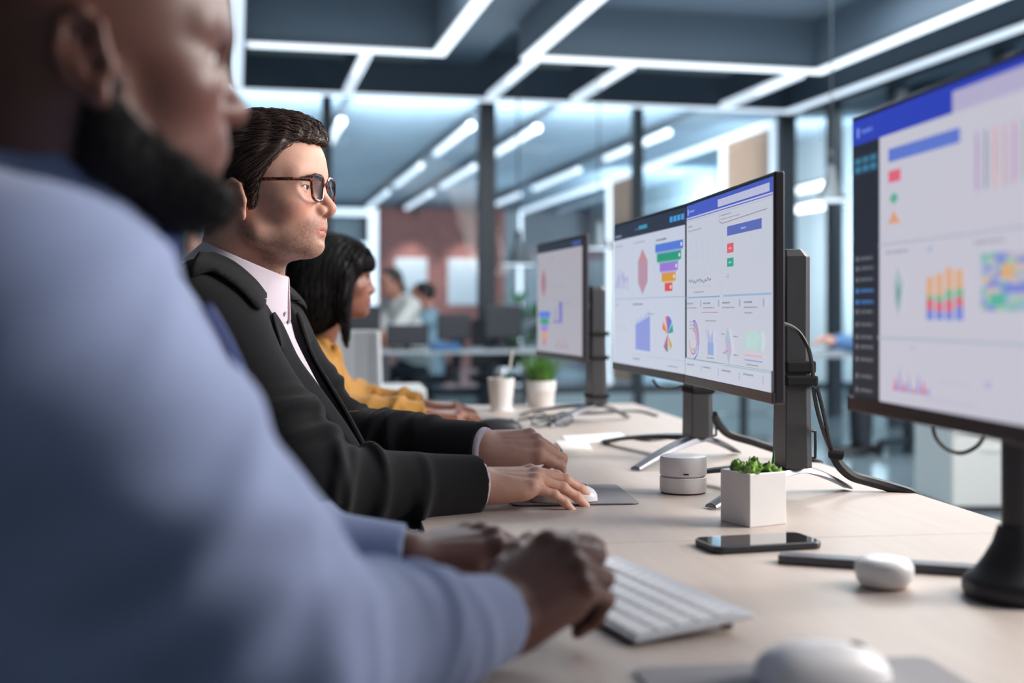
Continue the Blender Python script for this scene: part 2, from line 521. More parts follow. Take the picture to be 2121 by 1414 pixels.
def page_right(s):         # blue title bar, tabs, ring chart row
    s.rect(0, 0, 1, 1, (205, 209, 224)); s.rect(0, .92, 1, 1, (70, 92, 200)); s.rect(.42, .93, .97, .975, (196, 198, 226))
    for i in range(12): s.rect(.5 + i * .038, .935, .502 + i * .038, .97, (170, 172, 206))
    s.rect(.02, .935, .03, .975, (190, 204, 250)); s.text(.045, .95, .07, (150, 170, 236), .012)
    s.rect(0, .905, 1, .911, (90, 92, 206)); s.rect(0, .893, 1, .895, (166, 172, 200))
    s.text(.03, .855, .06, (130, 134, 150)); s.text(.03, .825, .18); s.text(.46, .87, .12); s.text(.46, .848, .22, (160, 150, 170), .006)
    s.line([(.44, .885), (.44, .84), (.48, .826), (.95, .842)], .0015, (150, 140, 160))
    s.rect(.535, .745, .90, .80, (92, 110, 190)); s.text(.69, .766, .05, (170, 186, 232), .01)
    s.rect(.535, .645, .61, .70, (228, 96, 110)); s.rect(.535, .565, .61, .615, (52, 168, 140)); s.text(.555, .666, .03, (244, 190, 196), .01); s.text(.555, .584, .03, (180, 226, 214), .01)
    s.rect(.545, .49, .549, .53, (150, 154, 168)); s.rect(.515, .508, .56, .511, (150, 154, 168))
    for i in range(14):
        u = .05 + i * .024; h = .06 + .04 * math.sin(i * 1.9); s.rect(u, .66 - h * .4, u + .004, .66 + h, (186, 190, 216)); s.rect(u, .53, u + .003, .56 + .03 * math.cos(i * 2.7), (176, 180, 206))
    s.line([(.04 + i * .0135, .5 + .011 * math.sin(i * 2.3) + .006 * math.sin(i * .7)) for i in range(24)], .0022, (110, 118, 136))
    s.rect(.05, .462, .35, .465, (186, 190, 206)); s.rect(.49, .40, .492, .88, (192, 196, 212)); s.text(.12, .425, .14)
    s.rect(0, .392, .46, .4, (130, 176, 208)); s.rect(.50, .392, 1, .404, (160, 188, 218))
    for i, u in enumerate((.02, .25, .49, .73)):
        s.text(u, .352, .09, (130, 138, 160), .01); s.text(u, .325, .14); s.rect(u + .19, .335, u + .203, .375, (150, 170, 216))
    s.rect(.23, .298, .44, .302, (190, 110, 140)); s.text(.28, .245, .14); s.text(.74, .295, .08)
    for i, (c, a) in enumerate((((72, 112, 216), -85), ((222, 80, 96), -20), ((150, 110, 200), -80), ((170, 176, 190), -88), ((226, 90, 90), 0))):
        s.ring(.115, .125, .118 - i * .016, .128 - i * .016, math.radians(90), math.radians(a), c)
    s.ring(.115, .125, .088, .098, math.radians(-80), math.radians(-175), (226, 92, 92)); s.ring(.115, .125, .06, .068, math.radians(-60), math.radians(-120), (200, 160, 60))
    for i, c in enumerate(((72, 112, 216), (222, 80, 96), (40, 160, 130))): s.poly([(.105, .246 - i * .022), (.125, .24 - i * .022), (.105, .234 - i * .022)], c); s.text(.06, .237 - i * .022, .035, c, .005)
    s.rect(.31, .04, .385, .115, (150, 172, 224)); s.poly([(.31, .115), (.385, .115), (.375, .2), (.345, .145), (.318, .2)], (176, 186, 222)); s.text(.3, .018, .09)
    s.rect(.3, .14, .304, .2, (130, 138, 160)); s.rect(.41, .12, .413, .16, (170, 180, 200))
    s.poly([(.555, .215), (.585, .15), (.60, .08), (.565, .0), (.54, .07), (.525, .15)], (186, 186, 212)); s.poly([(.55, .2), (.57, .15), (.53, .15)], (160, 206, 210)); s.rect(.52, .072, .565, .08, (222, 150, 190))
    s.text(.48, .17, .04); s.text(.62, .16, .05); s.text(.5, .06, .04); s.text(.62, .055, .05)
    for k in range(30):
        r = random.Random(k + 9); s.rect(.74 + r.random() * .17, .09 + r.random() * .1, .75 + r.random() * .17, .1 + r.random() * .1, (186, 214, 212)); s.k -= 1
    s.rect(.74, .062, .92, .072, (226, 182, 190)); s.rect(.74, .036, .92, .044, (158, 168, 212)); s.text(.76, -.0 + .012, .12)
page_right_shift = None

def page_right_full(s):
    # the lower row of the page and its tabs sit below the ring chart row
    n = len(s.v)
    page_right(s)
    # squeeze what was drawn into the upper part, leave a tab row at the foot
    for i in range(n, len(s.v)):
        x, y, z = s.v[i]; v = z / s.h + 0.5
        s.v[i] = (x, y, ((0.10 + 0.90 * v) - 0.5) * s.h) if v > 1e-6 or True else s.v[i]
    s.rect(0, 0, 1, .1, (206, 212, 228)); s.rect(.03, .095, .5, .1, (150, 190, 206)); s.rect(.5, .088, 1, .095, (168, 196, 216))
    for u in (.03, .25, .49, .73): s.text(u, .06, .1, (140, 146, 166), .009); s.rect(u + .19, .03, u + .203, .07, (178, 188, 218))

PALE = (208, 206, 220)
def wash(c, k=.32): return tuple(int(a * (1 - k) + b * k) for a, b in zip(c, PALE))
def page_big(s):           # dark side bar, blue title bar, stacked bars and a tile map
    s.rect(0, 0, 1, 1, PALE); s.rect(0, .91, 1, 1, (44, 66, 190)); s.rect(.44, .91, 1, .975, (188, 182, 214))
    s.rect(0, 0, .135, .91, (34, 38, 50)); s.rect(.022, .935, .036, .97, (120, 150, 240)); s.text(.05, .945, .05, (110, 140, 230), .014)
    s.rect(0, .80, .135, .865, (40, 64, 86))
    for k in range(3): s.rect(.015 + k * .038, .81, .043 + k * .038, .83, (58, 130, 164)); s.rect(.015 + k * .038, .84, .043 + k * .038, .86, (58, 124, 150))
    for i, v in enumerate((.49, .455, .415, .375, .335, .30, .255, .21, .175, .13, .07, .02)):
        c = (70, 130, 200) if i in (3, 4) else (112, 114, 122)
        s.rect(.018, v, .034, v + .016, c); s.text(.045, v + .003, .06, c, .011)
    s.rect(.18, .815, .47, .86, wash((80, 112, 214), .15)); s.rect(.18, .745, .235, .785, wash((238, 80, 104), .2)); s.poly([(.205, .712), (.226, .69), (.205, .668), (.184, .69)], wash((52, 168, 120))); s.poly([(.205, .65), (.235, .605), (.176, .605)], wash((236, 150, 90)))
    for i, c in enumerate(((170, 120, 190), (110, 120, 160), (230, 150, 140), (214, 150, 160), (200, 120, 190), (150, 170, 150))):
        s.rect(.525 + i * .03, .66, .532 + i * .03, .83, wash(c, .25)); s.rect(.538 + i * .03, .66 + .02 * (i % 3), .543 + i * .03, .8, (188, 188, 204))
    s.rect(.135, .535, 1, .541, (178, 182, 204)); s.rect(.49, .3, .492, .88, (198, 200, 214))
    s.text(.17, .505, .1); s.text(.52, .505, .1); s.rect(.35, .495, .37, .515, (180, 190, 220))
    s.poly([(.225, .46), (.25, .40), (.24, .33), (.225, .29), (.21, .34), (.205, .40)], (176, 194, 200)); s.poly([(.225, .41), (.237, .375), (.225, .32), (.215, .37)], wash((90, 150, 140)))
    for i, (a, b, c, d) in enumerate(((.03, .035, .012, .10), (.026, .03, .02, .115), (.026, .036, .03, .13), (.04, .03, .025, .11))):
        u = .345 + i * .037; z = .283; top = .40 + (.018, .026, .042, .034)[i]
        for h, col in ((a, (84, 116, 226)), (b, (226, 72, 92)), (c, (90, 180, 116))): s.rect(u, z, u + .028, z + h, wash(col)); z += h
        s.rect(u, z, u + .028, top, wash((240, 166, 104)))
    r = random.Random(4)
    pal = ((112, 190, 190), (150, 170, 214), (226, 190, 130), (140, 200, 150), (96, 116, 216), (210, 180, 190), (60, 180, 150), (190, 196, 210))
    for i in range(10):
        for j in range(10):
            s.rect(.545 + i * .016, .31 + j * .0165, .561 + i * .016, .3265 + j * .0165, wash(pal[r.randrange(8)], .4)); s.k -= 1
    s.k += 1
    s.rect(.62, .36, .69, .385, wash((96, 108, 226))); s.rect(.575, .325, .62, .36, wash((40, 180, 140))); s.rect(.61, .40, .65, .44, wash((236, 170, 90)))
    s.rect(.135, .215, 1, .224, (184, 190, 208)); s.text(.28, .185, .03, (190, 190, 220), .012)
    for i, h in enumerate((.05, .085, .04, .06, .02, .07, .05, .03)):
        s.poly([(.205 + i * .02, .045), (.225 + i * .02, .045), (.215 + i * .02, .045 + h)], wash((214, 96, 140), .25) if i % 2 == 0 else wash((150, 150, 214)))
    s.text(.40, .09, .12, (196, 196, 216)); s.text(.34, .03, .2, (200, 190, 214)); s.rect(.56, .09, .58, .11, (180, 186, 220))
    s.rect(.76, .28, .80, .45, wash((150, 170, 214))); s.rect(.82, .28, .86, .42, wash((96, 116, 216))); s.rect(.88, .28, .92, .45, wash((226, 190, 130)))
    s.line([(.74 + .015 * i, .70 + .05 * math.sin(i * .9)) for i in range(14)], .003, wash((96, 116, 216))); s.rect(.70, .06, .94, .14, (196, 198, 214))

def page_far(s):
    s.rect(0, 0, 1, 1, (178, 176, 187)); s.rect(0, .925, 1, 1, (40, 52, 64)); s.rect(.8, .94, .97, .975, (70, 90, 160))
    s.poly([(.16, .78), (.215, .68), (.215, .6), (.16, .5), (.105, .6), (.105, .68)], (170, 122, 134))
    s.rect(0, .48, 1, .484, (166, 168, 184)); s.text(.33, .85, .05, (130, 130, 140), .012); s.text(.36, .6, .3); s.text(.5, .44, .3)
    v = .375
    for c, w in zip(FUN, (.27, .21, .15, .09, .05)): s.rect(.18 - w / 2, v - .058, .18 + w / 2, v, c); v -= .064
    s.rect(.39, .27, .60, .29, (130, 124, 200)); s.rect(.42, .29, .45, .40, (150, 146, 204)); s.rect(.52, .29, .59, .46, (120, 116, 196))
    for i in range(5): s.rect(.45 + i * .06, .05, .47 + i * .06, .08 + .05 * (i % 2), (196, 130, 150) if i % 2 else (130, 130, 150))

def stand(parent, dx, z0, ztop, legs):
    """column and splayed feet; parent frame: x away from the user"""
    w2, l2 = 0.021, 0.030
    sh = [(-w2, -l2), (w2 * .55, -l2), (w2, -l2 * .75), (w2, l2 * .75), (w2 * .55, l2), (-w2, l2)]
    m = MB(); n = len(sh)
    vs = []
    for z, k, ox in ((z0, 1.12, 0), (ztop - .16, 1.0, 0), (ztop - .012, 1.0, 0), (ztop, .72, -.004)):
        vs += [(dx + ox + x * k, y * k, z) for x, y in sh]
    fs = [tuple(reversed(range(n))), tuple(range(3 * n, 4 * n))]
    for r in range(3):
        for i in range(n):
            j = (i + 1) % n; fs.append((r * n + i, r * n + j, (r + 1) * n + j, (r + 1) * n + i))
    m.add(vs, fs); m.build('stand_column', GREY_PLASTIC, parent, bevel=0.0015)
    for lx, ly in legs:
        L = math.hypot(lx, ly); a = math.atan2(ly, lx)
        k = 10; vs, fs = [], []
        for i in range(k + 1):
            t = i / k
            x = t * L; z = z0 + 0.002 - (z0 - 0.004) * (0.25 * t + 0.75 * t ** 1.7)
            w = 0.021 * (1 - t) + 0.0115 * t; th = 0.011 * (1 - t) + 0.004 * t
            for yy, zz in ((-w, z - th), (w, z - th), (w * .8, z), (0, z + .003), (-w * .8, z)):
                vs.append((dx + x * math.cos(a) - yy * math.sin(a), x * math.sin(a) + yy * math.cos(a), max(zz, 0.0005)))
        for i in range(k):
            for q in range(5):
                r = (q + 1) % 5; fs.append((i * 5 + q, i * 5 + r, (i + 1) * 5 + r, (i + 1) * 5 + q))
        fs.append((4, 3, 2, 1, 0)); fs.append(tuple(k * 5 + q for q in range(5)))
        MB().add(vs, fs).build('leg', SILVER, parent, bevel=0.001)

SH = 0.325
def monitor(name, far, near, zb, zt, page, label, col_xy, ztop, legs, sub=None, group='desk monitors on the birch desks', round_base=False):
    """far / near: the screen's two upright edges on plan"""
    far, near = Vector(far), Vector(near)
    mid = (far + near) / 2; W = (far - near).length
    rz = math.atan2(-(far - near).x, (far - near).y)
    t = empty(name, (mid.x, mid.y, DESK), rz, label, 'monitor', group)
    H = zt - zb; zc = (zt + zb) / 2 - DESK
    g = MB()
    g.box((0.012, 0, zc), (0.016, W, H)).build('housing', BEZEL, t, bevel=0.003)
    MB().box((0.034, 0, zc - .01), (0.030, W * .62, H * .62)).build('back_cover', BLACK_PLASTIC, t, bevel=0.012, seg=3)
    e, ch = 0.005, 0.016
    MB().box((0.003, 0, zb - DESK + ch / 2), (0.005, W, ch)).build('chin', CHIN, t, bevel=0.001)
    s = Screen(W - 2 * e, H - e * 1.4 - ch); page(s)
    s.build(t, (0.0036, 0, zb - DESK + ch + s.h / 2))
    # column sits behind, in the monitor's own frame
    v = Vector(col_xy) - mid
    dx = v.x * math.cos(rz) + v.y * math.sin(rz); dy = -v.x * math.sin(rz) + v.y * math.cos(rz)
    st = MB()
    m = MB().lathe([(0.0, -.03), (.0135, -.03), (.0135, .03), (0.0, .03)], n=28, M=Matrix.Rotation(PI / 2, 4, 'X'), c=(dx * .5 + .012, dy, 1.045 - DESK))
    m.box((dx * .5, dy, 1.045 - DESK), (dx - .06, .05, .05))
    m.build('hinge', BLACK_PLASTIC, t, smooth=True)
    if not round_base:
        old = set(t.children)
        stand(t, dx, 0.047, ztop - DESK, legs)
        for o in set(t.children) - old:
            o.location = (0, dy, 0)
    else:
        MB().lathe([(0, 0), (.052, 0), (.055, .006), (.055, .016), (.05, .022), (.043, .027), (.034, .04), (.025, .056), (.019, .075), (0, .075)], n=40, c=(dx, dy, 0.0005)).build('stand_base', BLACK_PLASTIC, t, smooth=True)
        MB().lathe([(0, .072), (.0155, .072), (.0155, ztop - DESK), (0, ztop - DESK)], n=24, c=(dx, dy, 0)).build('stand_column', BLACK_PLASTIC, t, smooth=True)
    return t, dx, dy

M_near, ndx, ndy = monitor('monitor', (.6045, 2.126), (.5885, 1.626), .900, 1.227, page_right_full,
    'black monitor, nearer one of the joined pair, with a blue title bar on its page', (.722, 1.895), 1.131, [(-.172, -.125), (.112, .045), (-.15, .2)])
M_far, fdx, fdy = monitor('monitor', (.592, 2.675), (.6055, 2.130), .900, 1.227, page_left,
    'black monitor, farther one of the joined pair, showing a coloured funnel chart', (.705, 2.376), 1.12, [(-.172, -.150), (.11, .075), (-.12, .32)])
M_big, bdx, bdy = monitor('monitor', (.5615, 1.303), (.5535, .763), .9185, 1.2505, page_big,
    'large black monitor at the right, with dark side bar and stacked bar chart', (.697, 1.185), 1.14, [], round_base=True)
M_wom, wdx, wdy = monitor('monitor', (.547, 3.50), (.590, 3.02), .900, 1.228, page_far,
    'grey looking monitor in front of the grass pot, farthest of the row', (.675, 3.24), 1.10, [(-.17, -.13), (.11, .06), (-.16, .22)])

# straps and clips that belong to the stands
def strap(parent, dx, dy, z, h, k=1.0, name='velcro_strap'):
    w, l = .0245 * k, .034 * k
    m = MB()
    for zz in ((z, h),):
        m.box((dx, dy, zz[0]), (2 * w, 2 * l, zz[1]))
    m.build(name, mat('black_velcro', lin(24, 26, 28), 0.95, var=0.2, scale=400, bump=.3, bscale=900), parent, bevel=.004)
strap(M_near, ndx + .002, ndy, .9405 - DESK, .020, 1.05); strap(M_near, ndx + .003, ndy, .918 - DESK, .018, 1.12)
strap(M_far, fdx, fdy, .872 - DESK, .014, 1.02)
for z in (.97, .905, .80): strap(M_wom, wdx, wdy, z - DESK, .011, 1.08)
def clip_loop(parent, dx, dy, z):
    MB().tube(bez([(dx + .018, dy, z + .022), (dx + .036, dy, z + .022), (dx + .038, dy, z + .016), (dx + .038, dy, z - .016), (dx + .036, dy, z - .022), (dx + .018, dy, z - .022)], 4), .0024, 6).build('cable_clip', BLACK_PLASTIC, parent, smooth=True)
clip_loop(M_near, ndx, ndy, .812 - DESK); clip_loop(M_far, fdx, fdy, .80 - DESK)

# ================================================================ cables
def cable(pts, r, label, name='cable', extra=None, n=8):
    p = bez([tuple(q) for q in pts], 8)
    o = MB().tube(p, r, n).build(name, RUBBER, smooth=True)
    tag(o, label, 'cable', 'black cables at the monitors')
    return o
cable([P(1601, 674, 1.80), P(1625, 671, 1.84), P(1652, 685, 1.86), P(1672, 716, 1.86), P(1680, 745, 1.88), P(1684, 778, 1.90)], .0032,
      'thin black cable arching from the nearer paired monitor to its column strap')
for k, off in enumerate(((0, 0), (9, 4))):
    cable([P(1684 + off[0], 800 + off[1], 1.90), P(1693 + off[0] * 1.3, 850, 1.92), P(1708 + off[0] * .8, 900, 1.96), P(1722 + off[0] * .2, 936, 2.0), P(1729, 948, 2.01)], .0033,
          'thin black cable hanging from the strapped column to the tied bundle, %s strand' % ('outer' if k else 'inner'))
b = cable([P(1727, 940, 2.0), P(1740, 964, 2.0), P(1765, 985, 2.005), P(1800, 996, 2.01), P(1850, 1010, 2.01), P(1895, 1027, 2.0), P(1905, 1060, 2.0)], .0088,
      'thick black cable bundle running over the desk edge behind the strapped column')
MB().tube([P(1718, 938, 1.995), P(1745, 941, 1.995)], .0085, 10).build('velcro_tie', mat('black_velcro', (0, 0, 0)), b, smooth=True)
cable([P(1478, 858, 2.43), P(1490, 880, 2.45), P(1512, 900, 2.46), P(1560, 915, 2.46), P(1605, 930, 2.46), P(1650, 944, 2.44), P(1700, 962, 2.40)], .0085,
      'thick black cable leaving the farther paired monitor behind the desk')
cable([P(1352, 786, 2.7), P(1365, 800, 2.7), P(1390, 805, 2.65), P(1415, 798, 2.6)], .0032, 'short black cable loop below the farther paired monitor')
cable([P(1932, 884, 1.36), P(1940, 908, 1.36), P(1962, 930, 1.36), P(1992, 938, 1.36), P(2022, 925, 1.35), P(2038, 905, 1.34)], .0024, 'thin black cable loop below the large monitor at the right')
cable([P(1075, 872, 3.305), P(1120, 864, 3.42), P(1180, 858, 3.5), P(1240, 855, 3.53), P(1320, 853, 3.6), P(1360, 862, 3.45)], .006, 'flat black cable lying past the foot of the farthest monitor')
cable([P(1300, 906, 2.86), P(1345, 912, 2.79), P(1400, 906, 2.86), P(1440, 912, 2.8)], .0035, 'black cable lying on the desk behind the farther paired monitor foot')

# ================================================================ things on the desk
def on(px, py, dz=0.0):
    """desk spot seen at a pixel"""
    z = EYE - DESK - dz
    d = FPX * z / (py - HZ)
    return P(px, py, d)

# cube planter with succulent
c0 = on(1553, 1093)
rz = math.radians(20.3); w = .0655
ctr = c0[:2] + np.array((math.cos(rz) - math.sin(rz), math.sin(rz) + math.cos(rz))) * w / 2
pot = empty('succulent_planter', (ctr[0], ctr[1], DESK), rz, 'small white cube planter with green succulent beside the dark phone', 'planter')
m = MB(); h = .0745; i_ = w / 2 - .004
o_ = w / 2
vs = [(-o_, -o_, 0), (o_, -o_, 0), (o_, o_, 0), (-o_, o_, 0), (-o_, -o_, h), (o_, -o_, h), (o_, o_, h), (-o_, o_, h),
      (-i_, -i_, h), (i_, -i_, h), (i_, i_, h), (-i_, i_, h), (-i_, -i_, h - .008), (i_, -i_, h - .008), (i_, i_, h - .008), (-i_, i_, h - .008)]
fs = [(0, 3, 2, 1)] + [(a, (a + 1) % 4, (a + 1) % 4 + 4, a + 4) for a in range(4)] + [(a + 4, (a + 1) % 4 + 4, (a + 1) % 4 + 8, a + 8) for a in range(4)] + [(a + 8, (a + 1) % 4 + 8, (a + 1) % 4 + 12, a + 12) for a in range(4)]
m.add(vs, fs).build('pot', CERAMIC, pot, bevel=.0012)
MB().box((0, 0, h - .009), (2 * i_, 2 * i_, .003)).build('soil', mat('dark_soil', lin(60, 50, 40), .95, var=.4, scale=300), pot)
def leaf_mb(m, base, dirv, L, W, T, mi=0, droop=0.0):
    d = Vector(dirv).normalized(); s = d.cross(Vector((0, 0, 1)))
    if s.length < 1e-3: s = Vector((1, 0, 0))
    s.normalize(); u = s.cross(d).normalized()
    n, k = 6, 6; vs, fs = [], []
    for i in range(n + 1):
        t = i / n; wd = W * math.sin(PI * min(1, .16 + .84 * t)) ** .8 if t < 1 else .0003
        c = Vector(base) + d * L * t + u * (.18 * L * t * t) - Vector((0, 0, droop * L * t * t))
        for q in range(k):
            a = 2 * PI * q / k; vs.append(c + s * wd * math.cos(a) + u * T * (wd / W) * math.sin(a))
    for i in range(n):
        for q in range(k):
            r = (q + 1) % k; fs.append((i * k + q, i * k + r, (i + 1) * k + r, (i + 1) * k + q))
    fs.append(tuple(n * k + q for q in range(k)))
    m.add(vs, fs, mi)
m = MB(); R = random.Random(3)
GREEN = mat('succulent_green', lin(128, 166, 72), .45, var=.3, scale=60, sss=0.0)
GREEN2 = mat('succulent_dark_green', lin(72, 108, 48), .5, var=.3, scale=60)
for cxx, cyy, n, zz in ((-.008, -.006, 16, 0), (.014, -.012, 11, -.002), (-.018, .012, 10, 0), (.012, .012, 10, .002), (-.02, -.016, 9, -.003), (.02, -.02, 7, -.004)):
    for i in range(n):
        a = i * 2.4 + cxx * 90; t = i / n
        el = .25 + 1.15 * (1 - t) if i else 1.4
        L = R.uniform(.016, .023)
        leaf_mb(m, (cxx, cyy, h - .006 + zz), (math.cos(a) * math.cos(el), math.sin(a) * math.cos(el), math.sin(el)), L, .0092, .0036, 0 if R.random() < .62 else 1)
leaf_mb(m, (.022, -.012, h - .004), (.3, -.1, 1), .034, .0035, .002, 1)
m.build('succulent', [GREEN, GREEN2], pot, smooth=True)

# round router
rt = on(1415, 1027); 
c = P(1415, 1027, 2.005)
r_ = empty('router', (c[0], c[1], DESK), 0, 'white round two tier router behind the cube planter', 'router')
rr = .0388
MB().lathe([(0, .0025), (rr - .001, .0025), (rr, .006), (rr, .0262), (rr - .0015, .0275), (0, .0275)], n=56).build('lower_body', WHITE_PLASTIC, r_, smooth=True)
MB().lathe([(0, .0295), (rr - .0012, .0295), (rr, .031), (rr, .056), (rr - .002, .0605), (rr - .007, .0622), (0, .0622)], n=56).build('upper_body', WHITE_PLASTIC, r_, smooth=True)
MB().lathe([(0, .027), (rr - .003, .027), (rr - .003, .030), (0, .030)], n=40).build('light_groove', mat('groove_grey', lin(168, 164, 166), .5), r_)
MB().lathe([(0, 0), (rr - .002, 0), (rr - .002, .003), (0, .003)], n=40).build('foot_pad', mat('rust_base', lin(92, 52, 46), .7), r_)
a = math.atan2(-c[1], -c[0]) + .12
MB().box((math.cos(a) * rr, math.sin(a) * rr, .0345), (.0016, .0085, .0024), a).build('port', BLACK_PLASTIC, r_)

# phone
a = on(1487, 1150); b = on(1706, 1137)
ang = math.atan2(b[1] - a[1], b[0] - a[0])
ph = empty('smartphone', ((a[0] + b[0]) / 2 - math.sin(ang) * .037, (a[1] + b[1]) / 2 + math.cos(ang) * .037, DESK), ang, 'dark smartphone lying face up below the white cube planter', 'phone')
def rrect(w, h, r, n=6):
    out = []
    for cx, cy, a0 in ((w / 2 - r, h / 2 - r, 0), (-w / 2 + r, h / 2 - r, 90), (-w / 2 + r, -h / 2 + r, 180), (w / 2 - r, -h / 2 + r, 270)):
        for i in range(n + 1):
            q = math.radians(a0 + 90 * i / n); out.append((cx + r * math.cos(q), cy + r * math.sin(q)))
    return out
pl = math.hypot(*(b - a)[:2]) + .004
MB().prism(rrect(pl, .072, .013), .0006, .0092).build('body', mat('phone_body', lin(38, 40, 46), .35), ph, bevel=.002)
MB().prism(rrect(pl - .005, .067, .011), .0090, .0097).build('display', mat('phone_glass', lin(16, 18, 22), .04, var=0, spec=.9, coat=1.0), ph)

# slim dark bar
a = on(1611, 1168); b = on(2080, 1199)
ang = math.atan2(b[1] - a[1], b[0] - a[0])
MBo = MB().prism(rrect(math.hypot(*(b - a)[:2]), .026, .003), 0, .0105).build('slim_case', mat('dark_slate_plastic', lin(72, 73, 82), .35, var=.04), bevel=.001)
MBo.location = ((a[0] + b[0]) / 2 - math.sin(ang) * .013, (a[1] + b[1]) / 2 + math.cos(ang) * .013, DESK); MBo.rotation_euler = (0, 0, ang)
tag(MBo, 'long slim dark grey case lying behind the white round box', 'case')

# white rounded box (earbud case like puck)
c = P(1831, 1224, 1.318)
pk = empty('puck', (c[0], c[1], DESK), .1, 'small white rounded puck in front of the dark slim case', 'gadget')
MB().lathe([(0, .003), (.0255, .003), (.0295, .008), (.0315, .016), (.031, .024), (.027, .0295), (.018, .032), (0, .0325)], n=48).build('shell', WHITE_PLASTIC, pk, smooth=True)
MB().lathe([(0, 0), (.024, 0), (.024, .004), (0, .004)], n=40).build('foot_ring', mat('tan_foot', lin(170, 140, 110), .7), pk)

# mouse pads
PAD = mat('grey_felt_pad', lin(150, 148, 152), .85, var=.06, scale=600, bump=.2, bscale=900)
PADE = mat('pad_rubber_edge', lin(72, 66, 72), .8)
def pad(poly, label, z=.003):
    t = empty('mouse_pad', (0, 0, DESK), 0, label, 'mouse pad')
    MB().prism(poly, 0.0, .0016).build('rubber_base', PADE, t)
    cx = sum(p[0] for p in poly) / len(poly); cy = sum(p[1] for p in poly) / len(poly)
    MB().prism([(cx + (x - cx) * .995, cy + (y - cy) * .995) for x, y in poly], .0016, z).build('felt_top', PAD, t)
    return t
A = on(1062, 1049)[:2]; B = on(1326, 1045)[:2]
u = (B - A) / np.linalg.norm(B - A); n_ = np.array((-u[1], u[0]))
def rounded_quad(p0, u, n_, L, D, r=.014):
    ctr = p0 + u * L / 2 + n_ * D / 2
    return [tuple(ctr + u * x + n_ * y) for x, y in rrect(L, D, r)]
LQ = np.linalg.norm(B - A)
pad(rounded_quad(A, u, n_, LQ, .205), 'grey mouse pad under the suited man\'s hand')
pad([tuple(q) for q in rounded_quad(np.array((.235, .80)), np.array((1., .0)), np.array((0., 1.)), .26, .185, .012)], 'grey mouse pad in the near foreground')
pad([tuple(q) for q in rounded_quad(np.array((.20, 2.92)), np.array((1., .0)), np.array((0., 1.)), .25, .19, .012)], 'black mouse pad under the mustard blouse woman\'s hand').children[1].data.materials[0] = mat('black_felt', lin(42, 42, 46), .9, var=.1, scale=500)

# mice
def mouse(x, y, rz, label, matl, wheel, z=DESK + .003, s=1.0):
    t = empty('computer_mouse', (x, y, z), rz, label, 'mouse')
    n, k = 14, 18; vs, fs = [], []
    L, W, H = .112 * s, .060 * s, .033 * s
    for i in range(n + 1):
        th = PI * i / n; xx = -math.cos(th) * L / 2
        prof = math.sin(th) ** .55
        for j in range(k + 1):
            p = PI * j / k
            hh = H * (.95 - .25 * (xx / L)) * prof
            vs.append((xx, -math.cos(p) * W / 2 * prof, .001 + max(0, hh * math.sin(p) ** .7)))
    for i in range(n):
        for j in range(k): fs.append((i * (k + 1) + j, (i + 1) * (k + 1) + j, (i + 1) * (k + 1) + j + 1, i * (k + 1) + j + 1))
        fs.append((i * (k + 1), i * (k + 1) + k, (i + 1) * (k + 1) + k, (i + 1) * (k + 1)))
    MB().add(vs, fs).build('shell', matl, t, smooth=True)
    MB().lathe([(0, -.003), (.009 * s, -.003), (.009 * s, .003), (0, .003)], n=20, M=Matrix.Rotation(PI / 2, 4, 'X'), c=(.03 * s, 0, H * .63)).build('scroll_wheel', wheel, t, smooth=True)
    return t
mouse(.378, .928, .12, 'white computer mouse on the grey pad in the near foreground', WHITE_PLASTIC, GREY_PLASTIC)
mpos = P(1190, 1036, 1.885)
mouse(.338, 1.868, 0.0, 'white computer mouse under the suited man\'s hand', WHITE_PLASTIC, GREY_PLASTIC, s=.92)
mouse(.375, 2.985, 0.0, 'black computer mouse under the mustard blouse woman\'s hand', BLACK_PLASTIC, GREY_PLASTIC)

# keyboard of the man in blue
KA = on(1316, 1342)[:2]
ka = math.radians(14)
kb = empty('keyboard', (KA[0], KA[1], DESK), ka, 'compact white keyboard in front of the man in the blue shirt', 'keyboard')
KX, KY = .125, .285
# body in its own frame: x 0..KX (away from the user), y 0..KY
m = MB()
pr = [(0, .004), (KX, .0145), (KX, .0195), (.112, .0195), (0, .0075)]
vs = [(x, 0, z) for x, z in pr] + [(x, KY, z) for x, z in pr]; n = len(pr)
fs = [tuple(range(n)), tuple(reversed(range(n, 2 * n)))] + [((i + 1) % n, i, n + i, n + (i + 1) % n) for i in range(n)]
m.add(vs, fs).build('keyboard_body', mat('keyboard_aluminium', lin(206, 207, 212), .4, metal=.3, var=.02), kb, bevel=.0015)
for yy in (.03, KY - .03): MB().lathe([(0, 0), (.006, 0), (.006, .0145), (0, .0145)], n=16, c=(KX - .012, yy, 0)).build('riser_foot', GREY_PLASTIC, kb)
MB().box((.008, KY / 2, .003), (.006, KY * .9, .006)).build('front_foot', GREY_PLASTIC, kb)
KEY = mat('white_keycap', lin(240, 240, 244), .5, var=.01)
sl = math.atan2(.012, .112)
Mk = Matrix.Translation((0, 0, .0076)) @ Matrix.Rotation(-sl, 4, 'Y')
rows = [(14, None), (14, None), (13, None), (12, None), (None, 'space')]
rw = .106 / 5
key_mb = []
for r in range(5):
    x0 = .004 + (4 - r) * rw if False else .004 + r * rw
    nk = (9, 12, 13, 14, 14)[r]
    wid = [1.0] * nk
    if r == 0: wid = [1.2, 1.2, 1.2, 5.2, 1.2, 1.2, 1, 1, 1]
    tot = sum(wid); y = KY - .006
    for wv in wid:
        wk = wv / tot * (KY - .012); y -= wk
        k = MB(); k.box((x0 + rw / 2, y + wk / 2, .0012), (rw - .0028, wk - .0028, .0024), M=Mk)
        k.build('key', KEY, kb, bevel=.0006, seg=1)

